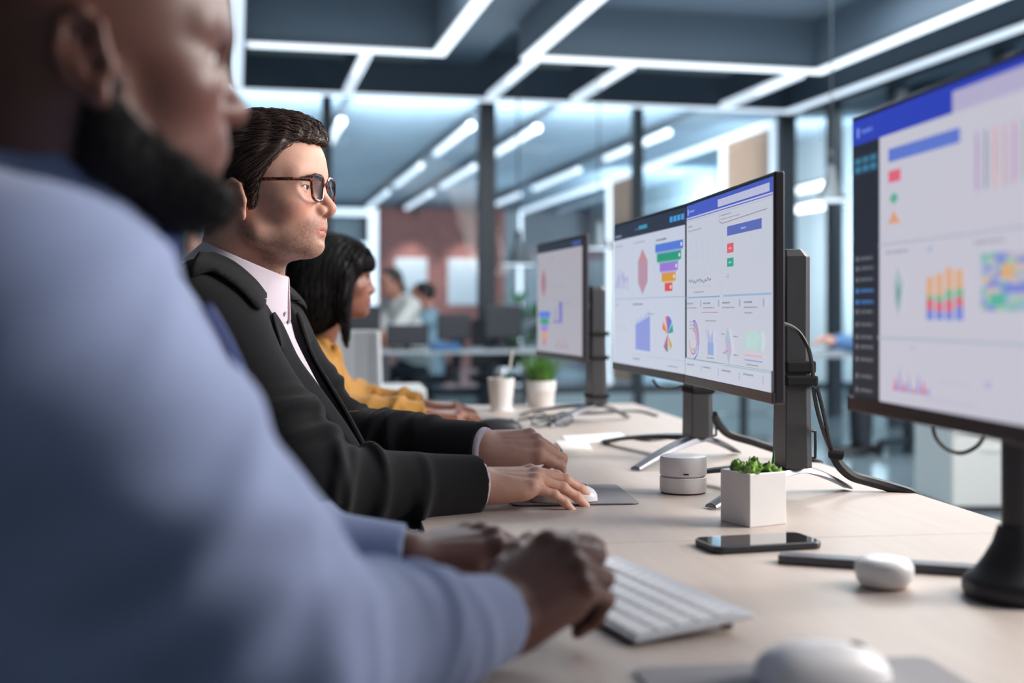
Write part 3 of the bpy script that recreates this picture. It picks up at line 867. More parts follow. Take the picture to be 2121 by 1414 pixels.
# papers, notebook, folded glasses, pen cup, grass pot
pp = [on(1163, 904), on(1285, 897), on(1308, 909), on(1180, 919)]
o = MB().prism([tuple(q[:2]) for q in pp][::1], 0, .0015).build('paper', mat('white_paper', lin(236, 238, 244), .7, var=.01)); o.location = (0, 0, DESK)
tag(o, 'white paper sheets lying past the suited man\'s hands', 'paper')
nb = [on(1150, 920), on(1215, 918), on(1226, 936), on(1165, 939)]
o = MB().prism([tuple(q[:2]) for q in nb], 0, .008).build('notepad', mat('cream_paper', lin(234, 230, 226), .7, var=.01), bevel=.001); o.location = (0, 0, DESK)
tag(o, 'small cream notepad beside the suited man\'s left hand', 'notepad')
def folded_glasses(x, y, rz, label, s=1.0, z=DESK):
    t = empty('eyeglasses', (x, y, z), rz, label, 'eyeglasses')
    m = MB(); fm = mat('dark_green_frame', lin(30, 42, 44), .3)
    for sx in (-1, 1):
        pts = [(sx * .034 + .026 * math.cos(a), 0, .021 + .019 * math.sin(a)) for a in np.linspace(0, 2 * PI, 18)[:-1]]
        m.tube([(p[0] * s, p[1], p[2] * s) for p in pts], .0018, 6, closed=True)
    m.tube([(-.009 * s, 0, .026 * s), (0, .003, .029 * s), (.009 * s, 0, .026 * s)], .0018, 6)
    m.build('frame', fm, t, smooth=True)
    for sx in (-1, 1):
        MB().tube(bez([(sx * .061 * s, 0, .028 * s), (sx * .056 * s, .012, .026 * s), (-sx * .03 * s, .014 + .004 * sx, .012 * s), (-sx * .055 * s, .018 + .004 * sx, .003)], 5), .0016, 6).build('temple', fm, t, smooth=True)
        pts = [(sx * .034 * s + .025 * s * math.cos(a), (.021 + .018 * math.sin(a)) * s) for a in np.linspace(0, 2 * PI, 18)[:-1]]
        MB().prism(pts, -.0006, .0006, M=Matrix.Rotation(PI / 2, 4, 'X')).build('lens', glass('lens_glass', (.96, .98, 1), .03), t)
    return t
g = P(1172, 942, 2.52)
folded_glasses(.325, 2.48, 1.25, 'folded dark glasses standing beside the cream notepad', .95)
g = on(1150, 888)
folded_glasses(g[0] + .0, g[1] + .05, .2, 'folded dark glasses before the foot of the farthest monitor', .95)
pn = on(1255, 921)
o = MB().tube([tuple(on(1252, 921)[:2]) + (.0045,), tuple(on(1300, 908)[:2]) + (.0045,)], .0042, 8).build('pen', BLACK_PLASTIC, smooth=True); o.location = (0, 0, DESK)
tag(o, 'black pen lying across the white paper sheets', 'pen')
c = P(1038, 852, 3.66)
cup = empty('pen_cup', (c[0], c[1], DESK), 0, 'tapered white cup holding pens near the grass pot', 'cup')
MB().lathe([(0, .002), (.030, .002), (.031, .004), (.041, .098), (.0385, .098), (.029, .006), (0, .006)], n=36).build('cup', CERAMIC, cup, smooth=True)
MB().lathe([(0, 0), (.043, 0), (.044, .003), (.03, .004), (0, .004)], n=36).build('saucer_foot', CERAMIC, cup, smooth=True)
for i, (dx_, dy_, col, L, lb) in enumerate(((-.018, 0, (60, 66, 74), .125, 'dark pencil leaning left in the tapered white cup'), (.002, .01, (220, 214, 206), .13, 'cream pen upright in the tapered white cup'), (.02, -.004, (40, 110, 96), .118, 'green pen leaning in the tapered white cup'), (.028, .004, (206, 200, 194), .185, 'long pale brush leaning right in the tapered white cup'))):
    o = MB().tube([(c[0] + dx_ * .3, c[1] + dy_ * .3, DESK + .0075), (c[0] + dx_ * 1.25, c[1] + dy_, DESK + L)], .0036, 8).build('pen' if i != 3 else 'brush', mat('pen_colour_%s' % 'abcd'[i], lin(*col), .4), smooth=True)
    tag(o, lb, 'pen' if i != 3 else 'brush', 'pens in the white cup')
c = P(1121, 842, 3.80)
gp = empty('potted_grass', (c[0], c[1], DESK), 0, 'round white pot of bright green grass under the farthest monitor', 'potted plant')
MB().lathe([(0, 0), (.037, 0), (.038, .002), (.0435, .050), (.0455, .052), (.047, .083), (.044, .083), (.042, .078), (0, .078)], n=40).build('pot', CERAMIC, gp, smooth=True)
m = MB(); R = random.Random(5)
for i in range(520):
    a = R.uniform(0, 2 * PI); r0 = .038 * math.sqrt(R.random()); L = R.uniform(.05, .105); sp = R.uniform(.1, .95)
    b0 = Vector((r0 * math.cos(a), r0 * math.sin(a), .077)); a2 = a + R.uniform(-.5, .5)
    out = Vector((math.cos(a2), math.sin(a2), 0))
    vs, fs = [], []
    side = Vector((-out.y, out.x, 0))
    for k in range(5):
        t = k / 4; p = b0 + out * (sp * L * t ** 1.4) + Vector((0, 0, L * (t - .35 * sp * t * t)))
        w_ = .0019 * (1 - t * .9)
        vs += [p + side * w_, p - side * w_]
    for k in range(4): fs.append((2 * k, 2 * k + 1, 2 * k + 3, 2 * k + 2))
    m.add(vs, fs, i % 2)
m.build('grass_blades', [mat('grass_green', lin(96, 150, 60), .5, var=.25), mat('grass_deep_green', lin(60, 110, 44), .5, var=.25)], gp, smooth=True)
# ================================================================ the office around the desks (room grid turned by ROOM)
def G(x, y, z=0.0):
    return (x * math.cos(ROOM) - y * math.sin(ROOM), x * math.sin(ROOM) + y * math.cos(ROOM), z)

def struct(name, mb, m, bevel=0.0, **k):
    o = mb.build(name, m, bevel=bevel, **k); o.rotation_euler = (0, 0, ROOM); o['kind'] = 'structure'
    return o

FLOOR = mat('polished_concrete', lin(140, 158, 166), .13, var=.14, scale=1.2, spec=.9, coat=.3)
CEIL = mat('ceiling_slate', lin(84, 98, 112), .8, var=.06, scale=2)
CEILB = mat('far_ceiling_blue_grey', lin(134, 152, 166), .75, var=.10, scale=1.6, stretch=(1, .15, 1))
BEAM = mat('bulkhead_slate', lin(72, 86, 100), .7, var=.05, scale=2)
GREYW = mat('grey_wall_paint', lin(140, 152, 160), .8, var=.04, scale=2)
DARKM = mat('dark_anodised_frame', lin(64, 70, 78), .45, var=.05)
LED = emission('led_white', lin(216, 232, 250), 1.0)
LEDS = emission('led_soft', lin(206, 224, 240), .85)
GL = glass('partition_glass', (.92, .96, .98), .004)
XL, XR, YB, YF, YP = -6.0, 5.45, -4.5, 24.2, 11.35

struct('floor', MB().box(((XL + 9.5) / 2, (YB + 26) / 2, -.05), (9.5 - XL, 26 - YB, .1)), FLOOR)
struct('ceiling', MB().box(((XL + 9.5) / 2, (YB + YP) / 2, 3.45), (9.5 - XL, YP - YB, .1)), CEIL)
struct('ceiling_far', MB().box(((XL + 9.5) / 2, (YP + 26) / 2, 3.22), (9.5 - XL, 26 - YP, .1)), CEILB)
# unseen glazed outer walls, added on the right and left to let sky light in
DAY = glass('facade_glass', (.96, .98, 1.0), .03)
for i, (x, y, sx, sy) in enumerate(((XL - .05, (YB + 26) / 2, .02, 26 - YB), (9.5, (YB + 26) / 2, .02, 26 - YB))):
    struct('window_%d' % (20 + i), MB().box((x, y, 1.72), (sx, sy, 3.36)), DAY)
for k in range(11):
    for x in (XL - .05, 9.5): struct('column', MB().box((x, YB + .2 + k * 3.0, 1.7), (.12, .14, 3.4)), DARKM)
struct('wall_rear', MB().box(((XL + 9.5) / 2, YB - .05, 1.75), (9.5 - XL, .1, 3.5)), GREYW)
struct('wall_left', MB().box((XL + .05, (YB + 7.5) / 2, 1.75), (.1, 7.5 - YB, 3.5)), GREYW)
struct('wall_back', MB().box(((XL + 9.5) / 2, YF + .9, 1.75), (9.5 - XL, .1, 3.5)), GREYW)
struct('wall_brick', MB().box((4.05, YF + .7, 1.6), (2.9, .2, 3.2)), brick_mat('red_brick'))

# bulkheads round the coffers
def bulk(x0, x1, y0, y1, z0=3.02, z1=3.4, name='beam', m=None):
    return struct(name, MB().box(((x0 + x1) / 2, (y0 + y1) / 2, (z0 + z1) / 2), (x1 - x0, y1 - y0, z1 - z0)), m or BEAM)
bulk(-.06, 1.56, 9.02, 9.14); bulk(1.46, 1.58, -1.0, 9.14); bulk(2.14, 2.26, -1.0, 9.14); bulk(2.26, 4.70, 9.02, 9.14); bulk(4.58, 4.70, -1.0, 9.14)
bulk(-.06, 5.34, 10.90, 11.0); bulk(5.22, 5.34, -1.0, 11.0); bulk(-.06, .06, -1.0, 10.95)
bulk(XL, 9.5, YP - .08, YP + .08, 3.1, 3.4)
bulk(1.60, 2.12, -1.0, 10.9, 3.26, 3.4)
OLIVE = mat('olive_grey_duct', lin(92, 100, 98), .6, var=.12, scale=3)
for x0, x1 in ((.1, .9), (1.1, 1.6), (2.4, 2.9), (3.3, 4.4)): bulk(x0, x1, 9.9, 10.4, 3.2, 3.4, 'beam', OLIVE)
struct('beam', MB().box((3.3, 5.0, 3.37), (1.3, 5.4, .06)), mat('coffer_panel', lin(110, 122, 128), .8, var=.05))

# LED frames
def bar(x0, y0, x1, y1, z=3.0, w=.10, h=.05):
    return ((x0 + x1) / 2, (y0 + y1) / 2, z), (abs(x1 - x0) + w, abs(y1 - y0) + w, h)
def led_frame(segs, label, m=LED, z=3.0, w=.10):
    t = empty('led_light_frame', (0, 0, 0), ROOM, label, 'light', 'LED frames on the ceiling')
    for s in segs:
        c, sz = bar(*s, z=z - .012, w=w, h=.02); MB().box(c, sz).build('diffuser', m, t)
        c, sz = bar(*s, z=z + .012, w=w + .02, h=.026); MB().box(c, sz).build('profile', DARKM, t)
    return t
led_frame([(0.0, -1.0, 0.0, 10.85), (0.0, 10.95, 5.28, 10.95), (5.28, -1.0, 5.28, 10.85)], 'large outer LED light frame around the dark ceiling coffers')
led_frame([(.12, 9.06, 1.5, 9.06), (1.5, -1.0, 1.5, 8.96)], 'bright LED light frame of the left ceiling coffer, above the suited man')
led_frame([(2.2, -1.0, 2.2, 8.96), (2.2, 9.06, 4.64, 9.06), (4.64, -1.0, 4.64, 8.96)], 'bright LED light frame of the right ceiling coffer, above the monitors')
def linear(x, y0, y1, label, z=3.0, w=.088, m=LED, hang=True, name='hanging_lamp', zc=3.105):
    t = empty(name, G(x, (y0 + y1) / 2, z), ROOM, label, 'lamp', 'linear lamps between the frames and beyond the glass')
    L = y1 - y0
    n = 10
    sec = [(w / 2 * math.cos(2 * PI * i / n), w / 2 * math.sin(2 * PI * i / n)) for i in range(n)]
    MB().prism(sec, -L / 2, L / 2, M=Matrix.Rotation(PI / 2, 4, 'X')).build('tube', m, t, smooth=True)
    MB().box((0, 0, w * .55), (w * .7, L, w * .3)).build('housing', DARKM, t)
    if hang:
        for s in (-1, 1): MB().box((0, s * L * .4, (zc - z) / 2 + w / 2), (.012, .012, zc - z - w * .4)).build('rod', DARKM, t)
    return t
for x, n in ((.97, 'leftmost'), (2.27, 'second from the left'), (3.07, 'third from the left'), (4.55, 'rightmost')):
    linear(x, 9.2, 10.82, 'short linear lamp joining the inner and outer LED frames, %s of four' % n, z=3.0, zc=3.36)
for x, c in ((1.07, 'first row'), (2.45, 'second row'), (3.18, 'third row'), (4.68, 'fourth row')):
    for y0, y1, k in ((12.7, 15.0, 'nearest'), (16.3, 18.9, 'middle'), (20.0, 23.0, 'farthest')):
        linear(x, y0, y1, 'linear ceiling lamp beyond the glass partition, %s of the %s from the left' % (k, c), z=3.02)
    struct('trim_1', MB().box((x, 17.8, 3.13), (.05, 12.6, .05)), DARKM)

# glass partition
t = None
for i, x in enumerate((-.55, .82, 2.34, 3.86, 5.455, 7.0)):
    w = .09 if i in (1, 3) else .16
    struct('column', MB().box((x, YP, 1.56), (w, .12, 3.12)), DARKM)
struct('trim_2', MB().box((1.75, YP, .27), (12.0, .06, .07)), DARKM)
struct('trim_3', MB().box((1.75, YP, .12), (12.0, .04, .23)), mat('kick_panel', lin(176, 194, 200), .25, var=.05))
xs = (-4.0, -.55, .82, 2.34, 3.86, 5.455)
for i, (x0, x1) in enumerate(zip(xs, xs[1:])):
    struct('window_%d' % (i + 1), MB().box(((x0 + x1) / 2, YP, 1.7), (x1 - x0 - .1, .012, 2.76)), GL)

# side rooms behind glass along the right
WOODP = mat('oak_panel', lin(158, 128, 108), .6, var=.1, scale=5, stretch=(2, 2, .4))
BLIND = mat('grey_blind', lin(150, 164, 170), .8, var=.25, scale=3, stretch=(1, 6, .05))
def led_door(y0, y1, label, side_post=None):
    t = empty('led_door_frame', G(XR, y0), ROOM, label, 'door frame', 'LED lit frames along the glass rooms')
    for yy in (0, y1 - y0) + ((side_post - y0,) if side_post else ()):
        MB().box((0, yy, 1.5), (.07, .085, 3.0)).build('upright', LED, t)
    MB().box((0, (y1 - y0) / 2, 2.985), (.07, y1 - y0 - .085, .075)).build('lintel', LED, t)
    return t
led_door(11.62, 15.9, 'tall glowing LED door frame behind the joined pair of monitors', 12.95)
led_door(16.1, 23.2, 'tall glowing LED frame in front of the brick wall, right of it', 17.3)
struct('wall_panel', MB().box((XR + .02, 12.28, 1.5), (.05, 1.2, 2.95)), WOODP)
struct('wall_panel', MB().box((XR + .02, 16.7, 1.5), (.05, 1.05, 2.95)), WOODP)
struct('wall_right', MB().box((XR + 1.6, 17.5, 1.6), (.1, 12.0, 3.2)), BLIND)
struct('window_6', MB().box((XR, 14.4, 1.5), (.012, 2.7, 2.9)), GL)
struct('window_7', MB().box((XR, 20.2, 1.5), (.012, 5.6, 2.9)), GL)
# nearer side room to the right of the partition
for y in (10.9, 9.75, 8.2, 6.4): struct('column', MB().box((5.75, y, 1.56), (.1, .16, 3.12)), DARKM)
struct('wall_side', MB().box((7.2, 8.3, 1.6), (.1, 5.6, 3.2)), BLIND)
for i, (a, b) in enumerate(((9.75, 10.9), (8.2, 9.75), (6.4, 8.2))):
    struct('window_%d' % (8 + i), MB().box((5.75, (a + b) / 2, 1.6), (.012, b - a - .14, 2.9)), GL)
for z, y0, y1, lb in ((2.47, 12.5, 13.57, 'upper'), (2.21, 11.75, 13.57, 'lower')):
    linear(6.5 if lb == 'upper' else 6.32, y0, y1, '%s of the two linear lamps behind the glass right of the paired monitors' % lb, z=z, zc=3.13)

# left frame and far wall things
t = empty('led_door_frame', G(2.56, 23.2), ROOM, 'tall glowing LED frame left of the brick wall, behind the woman', 'door frame', 'LED lit frames along the glass rooms')
MB().box((0, 0, 1.5), (.17, .08, 3.0)).build('upright', LED, t)
MB().box((-.62, 0, 2.93), (1.1, .06, .13)).build('lintel', LEDS, t)
MB().box((-.45, 0, 2.25), (.75, .06, .2)).build('transom', LEDS, t)
POST = mat('glowing_poster_paper', lin(188, 200, 208), .6, var=.02, emit=lin(200, 218, 230), estr=.06)  # paper given a faint glow of its own to look brighter
for x, lb in ((3.52, 'left'), (4.62, 'right')):
    t = empty('poster', G(x, YF + .585, 1.65), ROOM, 'blank pale poster on the red brick wall, %s one of the pair' % lb, 'poster', 'posters on the brick wall')
    MB().box((0, 0, 0), (.62, .02, .92)).build('sheet', POST, t)
    MB().box((0, .008, 0), (.66, .016, .96)).build('frame', WHITE_METAL, t)
    s = empty('spotlight', G(x, YF - .15, 3.02), ROOM, 'small ceiling spotlight over the %s brick wall poster' % lb, 'lamp', 'spotlights over the posters')
    MB().lathe([(0, -.06), (.05, -.06), (.05, .12), (0, .12)], n=16).build('can', DARKM, s, smooth=True)
    ld = bpy.data.lights.new('poster_spot', 'SPOT'); ld.energy = 90; ld.spot_size = math.radians(64); ld.spot_blend = .8; ld.color = (1, .86, .80); ld.shadow_soft_size = .05
    lo = bpy.data.objects.new('poster_spot', ld); C.objects.link(lo); lo.location = G(x, YF - .15, 2.9); lo.rotation_euler = (math.radians(30), 0, ROOM)

# pendant lamps
def pendant(px, py, d, s, label):
    c = P(px, py, d)
    t = empty('pendant_lamp', tuple(c), ROOM, label, 'lamp', 'metal pendant lamps')
    MB().lathe([(.035, .20), (.06, .16), (.085, .10), (.17 , .0), (.175, -.005), (.168, -.004), (.08, .09), (.03, .16)], n=32).build('shade', mat('pendant_grey', lin(120, 128, 132), .4, metal=.6), t, smooth=True)
    MB().lathe([(0, -.015), (.16, -.015), (.165, .0), (0, .0)], n=32).build('diffuser', LED, t, smooth=True)
    MB().lathe([(0, .18), (.03, .18), (.032, .27), (.012, .29), (0, .29)], n=20).build('cap', DARKM, t, smooth=True)
    MB().tube([(0, 0, .28), (0, 0, 3.38 - c[2])], .008, 6).build('cord', DARKM, t)
    t.scale = (s, s, 1)
    return t
pendant(1722, 412, 7.2, .52, 'grey pendant lamp between the paired monitors and the big right monitor')
pendant(1073, 546, 10.3, .8, 'grey pendant lamp left of the farthest monitor')
pendant(1240, 512, 9.6, .6, 'grey pendant lamp right behind the farthest monitor')

# ================================================================ far desks and screens
TOPG = mat('grey_white_desk', lin(170, 176, 182), .4, var=.03)
NAVY = mat('dark_screen_back', lin(46, 48, 56), .5, var=.04)
def far_desk(x0, x1, y, w, label, group=None):
    t = empty('office_desk', G((x0 + x1) / 2, y), ROOM, label, 'desk', group)
    L = x1 - x0
    MB().box((0, 0, .715), (L, w, .03)).build('table_top', TOPG, t, bevel=.002)
    for s in (-1, 1):
        for q in (-1, 1): MB().box((s * (L / 2 - .06), q * (w / 2 - .06), .35), (.05, .05, .70)).build('leg', DARKM, t)
    return t
def Gpx(px, py, d):
    p = P(px, py, d); c, s = math.cos(-ROOM), math.sin(-ROOM)
    return (p[0] * c - p[1] * s, p[0] * s + p[1] * c, p[2])
a = Gpx(800, 725, 9.6); b = Gpx(1075, 725, 9.6)
far_desk(a[0] - .1, b[0] + .25, a[1] + .05, .80, 'grey topped office desk far behind the mustard blouse woman')
def far_monitor(px0, px1, py0, py1, d, label, rz=0.0):
    a, b = Gpx(px0, py1, d), Gpx(px1, py0, d)
    w, h = abs(b[0] - a[0]), b[2] - a[2]
    t = empty('monitor', G((a[0] + b[0]) / 2, a[1], .73), ROOM + rz, label, 'monitor', 'dark monitor backs on the far desk')
    MB().box((0, 0, (a[2] + b[2]) / 2 - .73), (w, .04, h)).build('housing', NAVY, t, bevel=.01)
    MB().box((0, .03, (a[2] - .73 + .05) / 2 + .02), (.06, .03, a[2] - .73 + .1)).build('stand_column', NAVY, t)
    MB().box((0, .03, .008), (.24, .18, .016)).build('stand_base', NAVY, t, bevel=.004)
    return t
far_monitor(718, 790, 632, 694, 9.5, 'dark monitor back nearest the woman\'s face')
far_monitor(800, 890, 672, 716, 9.45, 'dark low monitor back below the leaning woman in grey')
far_monitor(906, 978, 650, 704, 9.7, 'dark monitor back beside the seated man in the light blue shirt')
far_monitor(1002, 1086, 632, 700, 9.6, 'dark monitor back beside the thick glass partition column', .15)
p = Gpx(922, 709, 9.4)
o = MB().box((0, 0, 0), (.22, .12, .055)).build('folder_box', mat('blue_card', lin(58, 110, 160), .6), bevel=.004); o.location = G(p[0], p[1], .7575); o.rotation_euler = (0, 0, ROOM)
tag(o, 'blue box file on the far grey desk', 'box')
def office_chair(loc, rz, seat_m, label, group=None, low=False):
    t = empty('office_chair', loc, rz, label, 'chair', group)
    MB().box((0, 0, .44), (.46, .48, .07)).build('seat', seat_m, t, bevel=.03, seg=3)
    vs = []
    m = MB(); n = 8
    for i in range(n + 1):
        y = -.22 + .44 * i / n; x = -.25 + .05 * (abs(y) / .22) ** 2
        for xx, z in ((x - .02, .52), (x + .02, .52), (x - .06, .96), (x - .10, .96)): vs.append((xx, y * (1 if z < .9 else .9), z))
    fs = []
    for i in range(n):
        for q in range(4):
            r = (q + 1) % 4; fs.append((i * 4 + q, i * 4 + r, (i + 1) * 4 + r, (i + 1) * 4 + q))
    fs += [(3, 2, 1, 0), tuple(n * 4 + q for q in range(4))]
    m.add(vs, fs).build('backrest', seat_m, t, bevel=.015, seg=3)
    MB().box((-.24, 0, .47), (.05, .07, .18)).build('back_bracket', DARKM, t)
    MB().lathe([(0, .07), (.03, .07), (.03, .41), (0, .41)], n=16).build('gas_column', DARKM, t, smooth=True)
    for k in range(5):
        a = 2 * PI * k / 5 + .3
        lg = MB().tube([(.02 * math.cos(a), .02 * math.sin(a), .09), (.28 * math.cos(a), .28 * math.sin(a), .065)], [.022, .016], 8).build('leg', DARKM, t, smooth=True)
        MB().lathe([(0, -.015), (.03, -.015), (.03, .015), (0, .015)], n=16, M=Matrix.Rotation(a, 4, 'Z') @ Matrix.Rotation(PI / 2, 4, 'X'), c=(.28 * math.cos(a), .28 * math.sin(a), .031)).build('caster', BLACK_PLASTIC, lg, smooth=True)
    return t
DSEAT = mat('dark_seat_fabric', lin(40, 44, 50), .9, var=.1, scale=200)
LSEAT = mat('pale_grey_seat', lin(196, 198, 202), .6, var=.03)
def gz(px, d): p = P(px, 645, d); return (p[0], p[1], 0)
office_chair(gz(1035, 10.65), math.radians(-85), DSEAT, 'empty dark office chair behind the far desk, by the thick glass partition column')
office_chair(gz(662, 4.3), math.radians(-95), LSEAT, 'pale grey office chair right behind the mustard blouse woman')
# white low cabinets
def cabinet(cx, cy, w, dpt, h, label, rz=0.0, n=2):
    t = empty('pedestal_cabinet', (cx, cy, 0), rz, label, 'cabinet', 'white pedestal cabinets')
    WC = mat('white_cabinet', lin(206, 206, 204), .5, var=.02)
    MB().box((0, 0, h / 2 + .03), (w, dpt, h)).build('body', WC, t, bevel=.003)
    for k in range(n):
        dr = MB().box((0, -dpt / 2 - .008, .03 + h * (k + .5) / n), (w - .012, .016, h / n - .008)).build('drawer', WC, t, bevel=.002)
        MB().box((0, -dpt / 2 - .02, .03 + h * (k + .8) / n), (w * .3, .012, .012)).build('handle', WHITE_METAL, dr)
    MB().box((0, 0, .015), (w - .06, dpt - .06, .03)).build('plinth', DARKM, t)
    return t
p = P(818, 870, 4.75)
cabinet(p[0], p[1] + .1, .235, .40, .70, 'white pedestal cabinet behind the mustard blouse woman\'s arm')
p = P(2062, 1058, 6.2)
cabinet(p[0], p[1] + .25, .42, .5, .74, 'white pedestal cabinet on the floor under the big right monitor', -.1)
# right hand far desk
a = Gpx(1600, 715, 8.6); b = Gpx(1840, 715, 8.6)
far_desk(a[0], b[0] + .3, a[1] + .3, .8, 'grey topped office desk behind the strapped monitor column')
# tall potted plants far back
def tall_plant(px, d, h, label, seed, leaves=70):
    p = P(px, 645, d); t = empty('potted_plant', (p[0], p[1], 0), 0, label, 'plant')
    MB().lathe([(0, 0), (.13, 0), (.16, .30), (.145, .30), (.14, .27), (0, .27)], n=28).build('pot', WHITE_PLASTIC, t, smooth=True)
    m = MB(); R = random.Random(seed); st = MB()
    for k in range(7):
        a = R.uniform(0, 6.28); top = Vector((.14 * math.cos(a), .14 * math.sin(a), R.uniform(.6, 1) * h))
        st.tube([(0, 0, .26), tuple(top * .5 + Vector((0, 0, .13))), tuple(top)], [.012, .008, .004], 6)
        for q in range(leaves // 7):
            tt = R.uniform(.35, 1); a2 = R.uniform(0, 6.28); el = R.uniform(-.1, .9)
            leaf_mb(m, tuple(top * tt + Vector((0, 0, .26 * (1 - tt)))), (math.cos(a2) * math.cos(el), math.sin(a2) * math.cos(el), math.sin(el)), R.uniform(.14, .24), .035, .004, q % 2, .2)
    st.build('stem', mat('plant_stem', lin(90, 96, 56), .7), t, smooth=True)
    m.build('foliage', [mat('leaf_green', lin(70, 124, 84), .5, var=.25), mat('leaf_dark_green', lin(50, 98, 66), .5, var=.25)], t, smooth=True)
tall_plant(1098, 10.6, 1.15, 'leafy green plant in a white pot left of the farthest monitor', 2)
tall_plant(1044, 21.0, 1.25, 'leafy green plant in a white pot in front of the brick wall', 8, 60)

# ================================================================ light
w = bpy.data.worlds.new('world'); bpy.context.scene.world = w; w.use_nodes = True
w.node_tree.nodes['Background'].inputs['Color'].default_value = (*lin(200, 212, 224), 1)
w.node_tree.nodes['Background'].inputs['Strength'].default_value = .3
def area(name, loc, size, energy, col, rot=(0, 0, 0)):
    l = bpy.data.lights.new(name, 'AREA'); l.shape = 'RECTANGLE'; l.size, l.size_y = size; l.energy = energy; l.color = col
    o = bpy.data.objects.new(name, l); C.objects.link(o); o.location = loc; o.rotation_euler = rot
    return o
COOL = (.87, .95, 1.0)
area('coffer_light', G(2.9, 2.6, 3.30), (1.8, 4.5), 280, (1, .965, .93), (0, math.radians(14), ROOM))
area('coffer_light_left', G(-.8, 1.5, 3.30), (1.2, 4.0), 3, COOL, (0, 0, ROOM))
area('coffer_light_far', G(2.6, 6.9, 3.30), (3.5, 2.0), 190, COOL, (0, 0, ROOM))
area('far_office_fill', G(1.9, YP + .2, 2.6), (5, .8), 430, COOL, (math.radians(90), 0, ROOM))  # added lamp facing away from the camera, brightens the far office
bulk(5.64, 5.86, 5.4, YP, 3.05, 3.4)
area('blind_fill', G(6.25, 12.2, 1.9), (1.3, 2.0), 150, COOL, (PI / 2, 0, ROOM - math.radians(22)))  # added lamp hidden behind the oak panel, brightens the blinds
area('blind_fill_far', G(6.1, 16.9, 1.8), (1.0, 1.9), 320, COOL, (PI / 2, 0, ROOM - math.radians(18)))  # added lamp behind the second panel, brightens the deeper blinds
area('side_room_fill', G(6.5, 8.4, 3.34), (1.0, 4.6), 110, COOL, (0, 0, ROOM))  # added lamp kept out of sight, brightens the side room
kl = area('face_key_fill', (4.3, .9, 2.75), (1.6, 2.2), 290, (1, .955, .92)); kl.rotation_euler = (Vector((-.2, 1.5, 1.15)) - kl.location).to_track_quat('-Z', 'Y').to_euler()  # added key lamp out of view, lights the faces; no fixture built
area('near_ceiling_fill', G(2.6, 5.5, 2.96), (5, 9), 150, COOL, (PI, 0, ROOM))  # added upward fill for the near ceiling, no fixture
area('far_ceiling_fill', G(2.6, 17.5, 2.3), (5.5, 11), 85, COOL, (PI, 0, ROOM))  # added upward fill for the far ceiling, no fixture
sc = bpy.context.scene
sc.view_settings.view_transform = 'Standard'; sc.view_settings.look = 'None'; sc.view_settings.exposure = 0.0; sc.view_settings.gamma = 1.0
sc.view_settings.use_curve_mapping = False
sc.cycles.use_denoising = True
try: sc.cycles.denoiser = 'OPENIMAGEDENOISE'
except Exception: pass
sc.cycles.max_bounces = 8; sc.cycles.transparent_max_bounces = 12; sc.cycles.caustics_reflective = False; sc.cycles.caustics_refractive = False
sc.cycles.sample_clamp_indirect = 4.0
# ================================================================ people
def frame(yaw, pitch=0.0, roll=0.0):
    """columns: forward, left, up"""
    return np.array(Matrix.Rotation(yaw, 3, 'Z') @ Matrix.Rotation(-pitch, 3, 'Y') @ Matrix.Rotation(roll, 3, 'X'))

def poly2(x, z, pts):
    """signed distance to a polygon in the side view"""
    pts = np.asarray(pts, float); d = np.full(len(x), 1e9); s = np.ones(len(x))
    n = len(pts); j = n - 1
    for i in range(n):
        e = pts[j] - pts[i]; wx, wz = x - pts[i, 0], z - pts[i, 1]
        t = np.clip((wx * e[0] + wz * e[1]) / (e @ e + 1e-12), 0, 1)
        bx, bz = wx - e[0] * t, wz - e[1] * t
        d = np.minimum(d, bx * bx + bz * bz)
        c1 = z >= pts[i, 1]; c2 = z < pts[j, 1]; c3 = e[0] * wz > e[1] * wx
        s = np.where((c1 & c2 & c3) | (~c1 & ~c2 & ~c3), -s, s)
        j = i
    return s * np.sqrt(d)

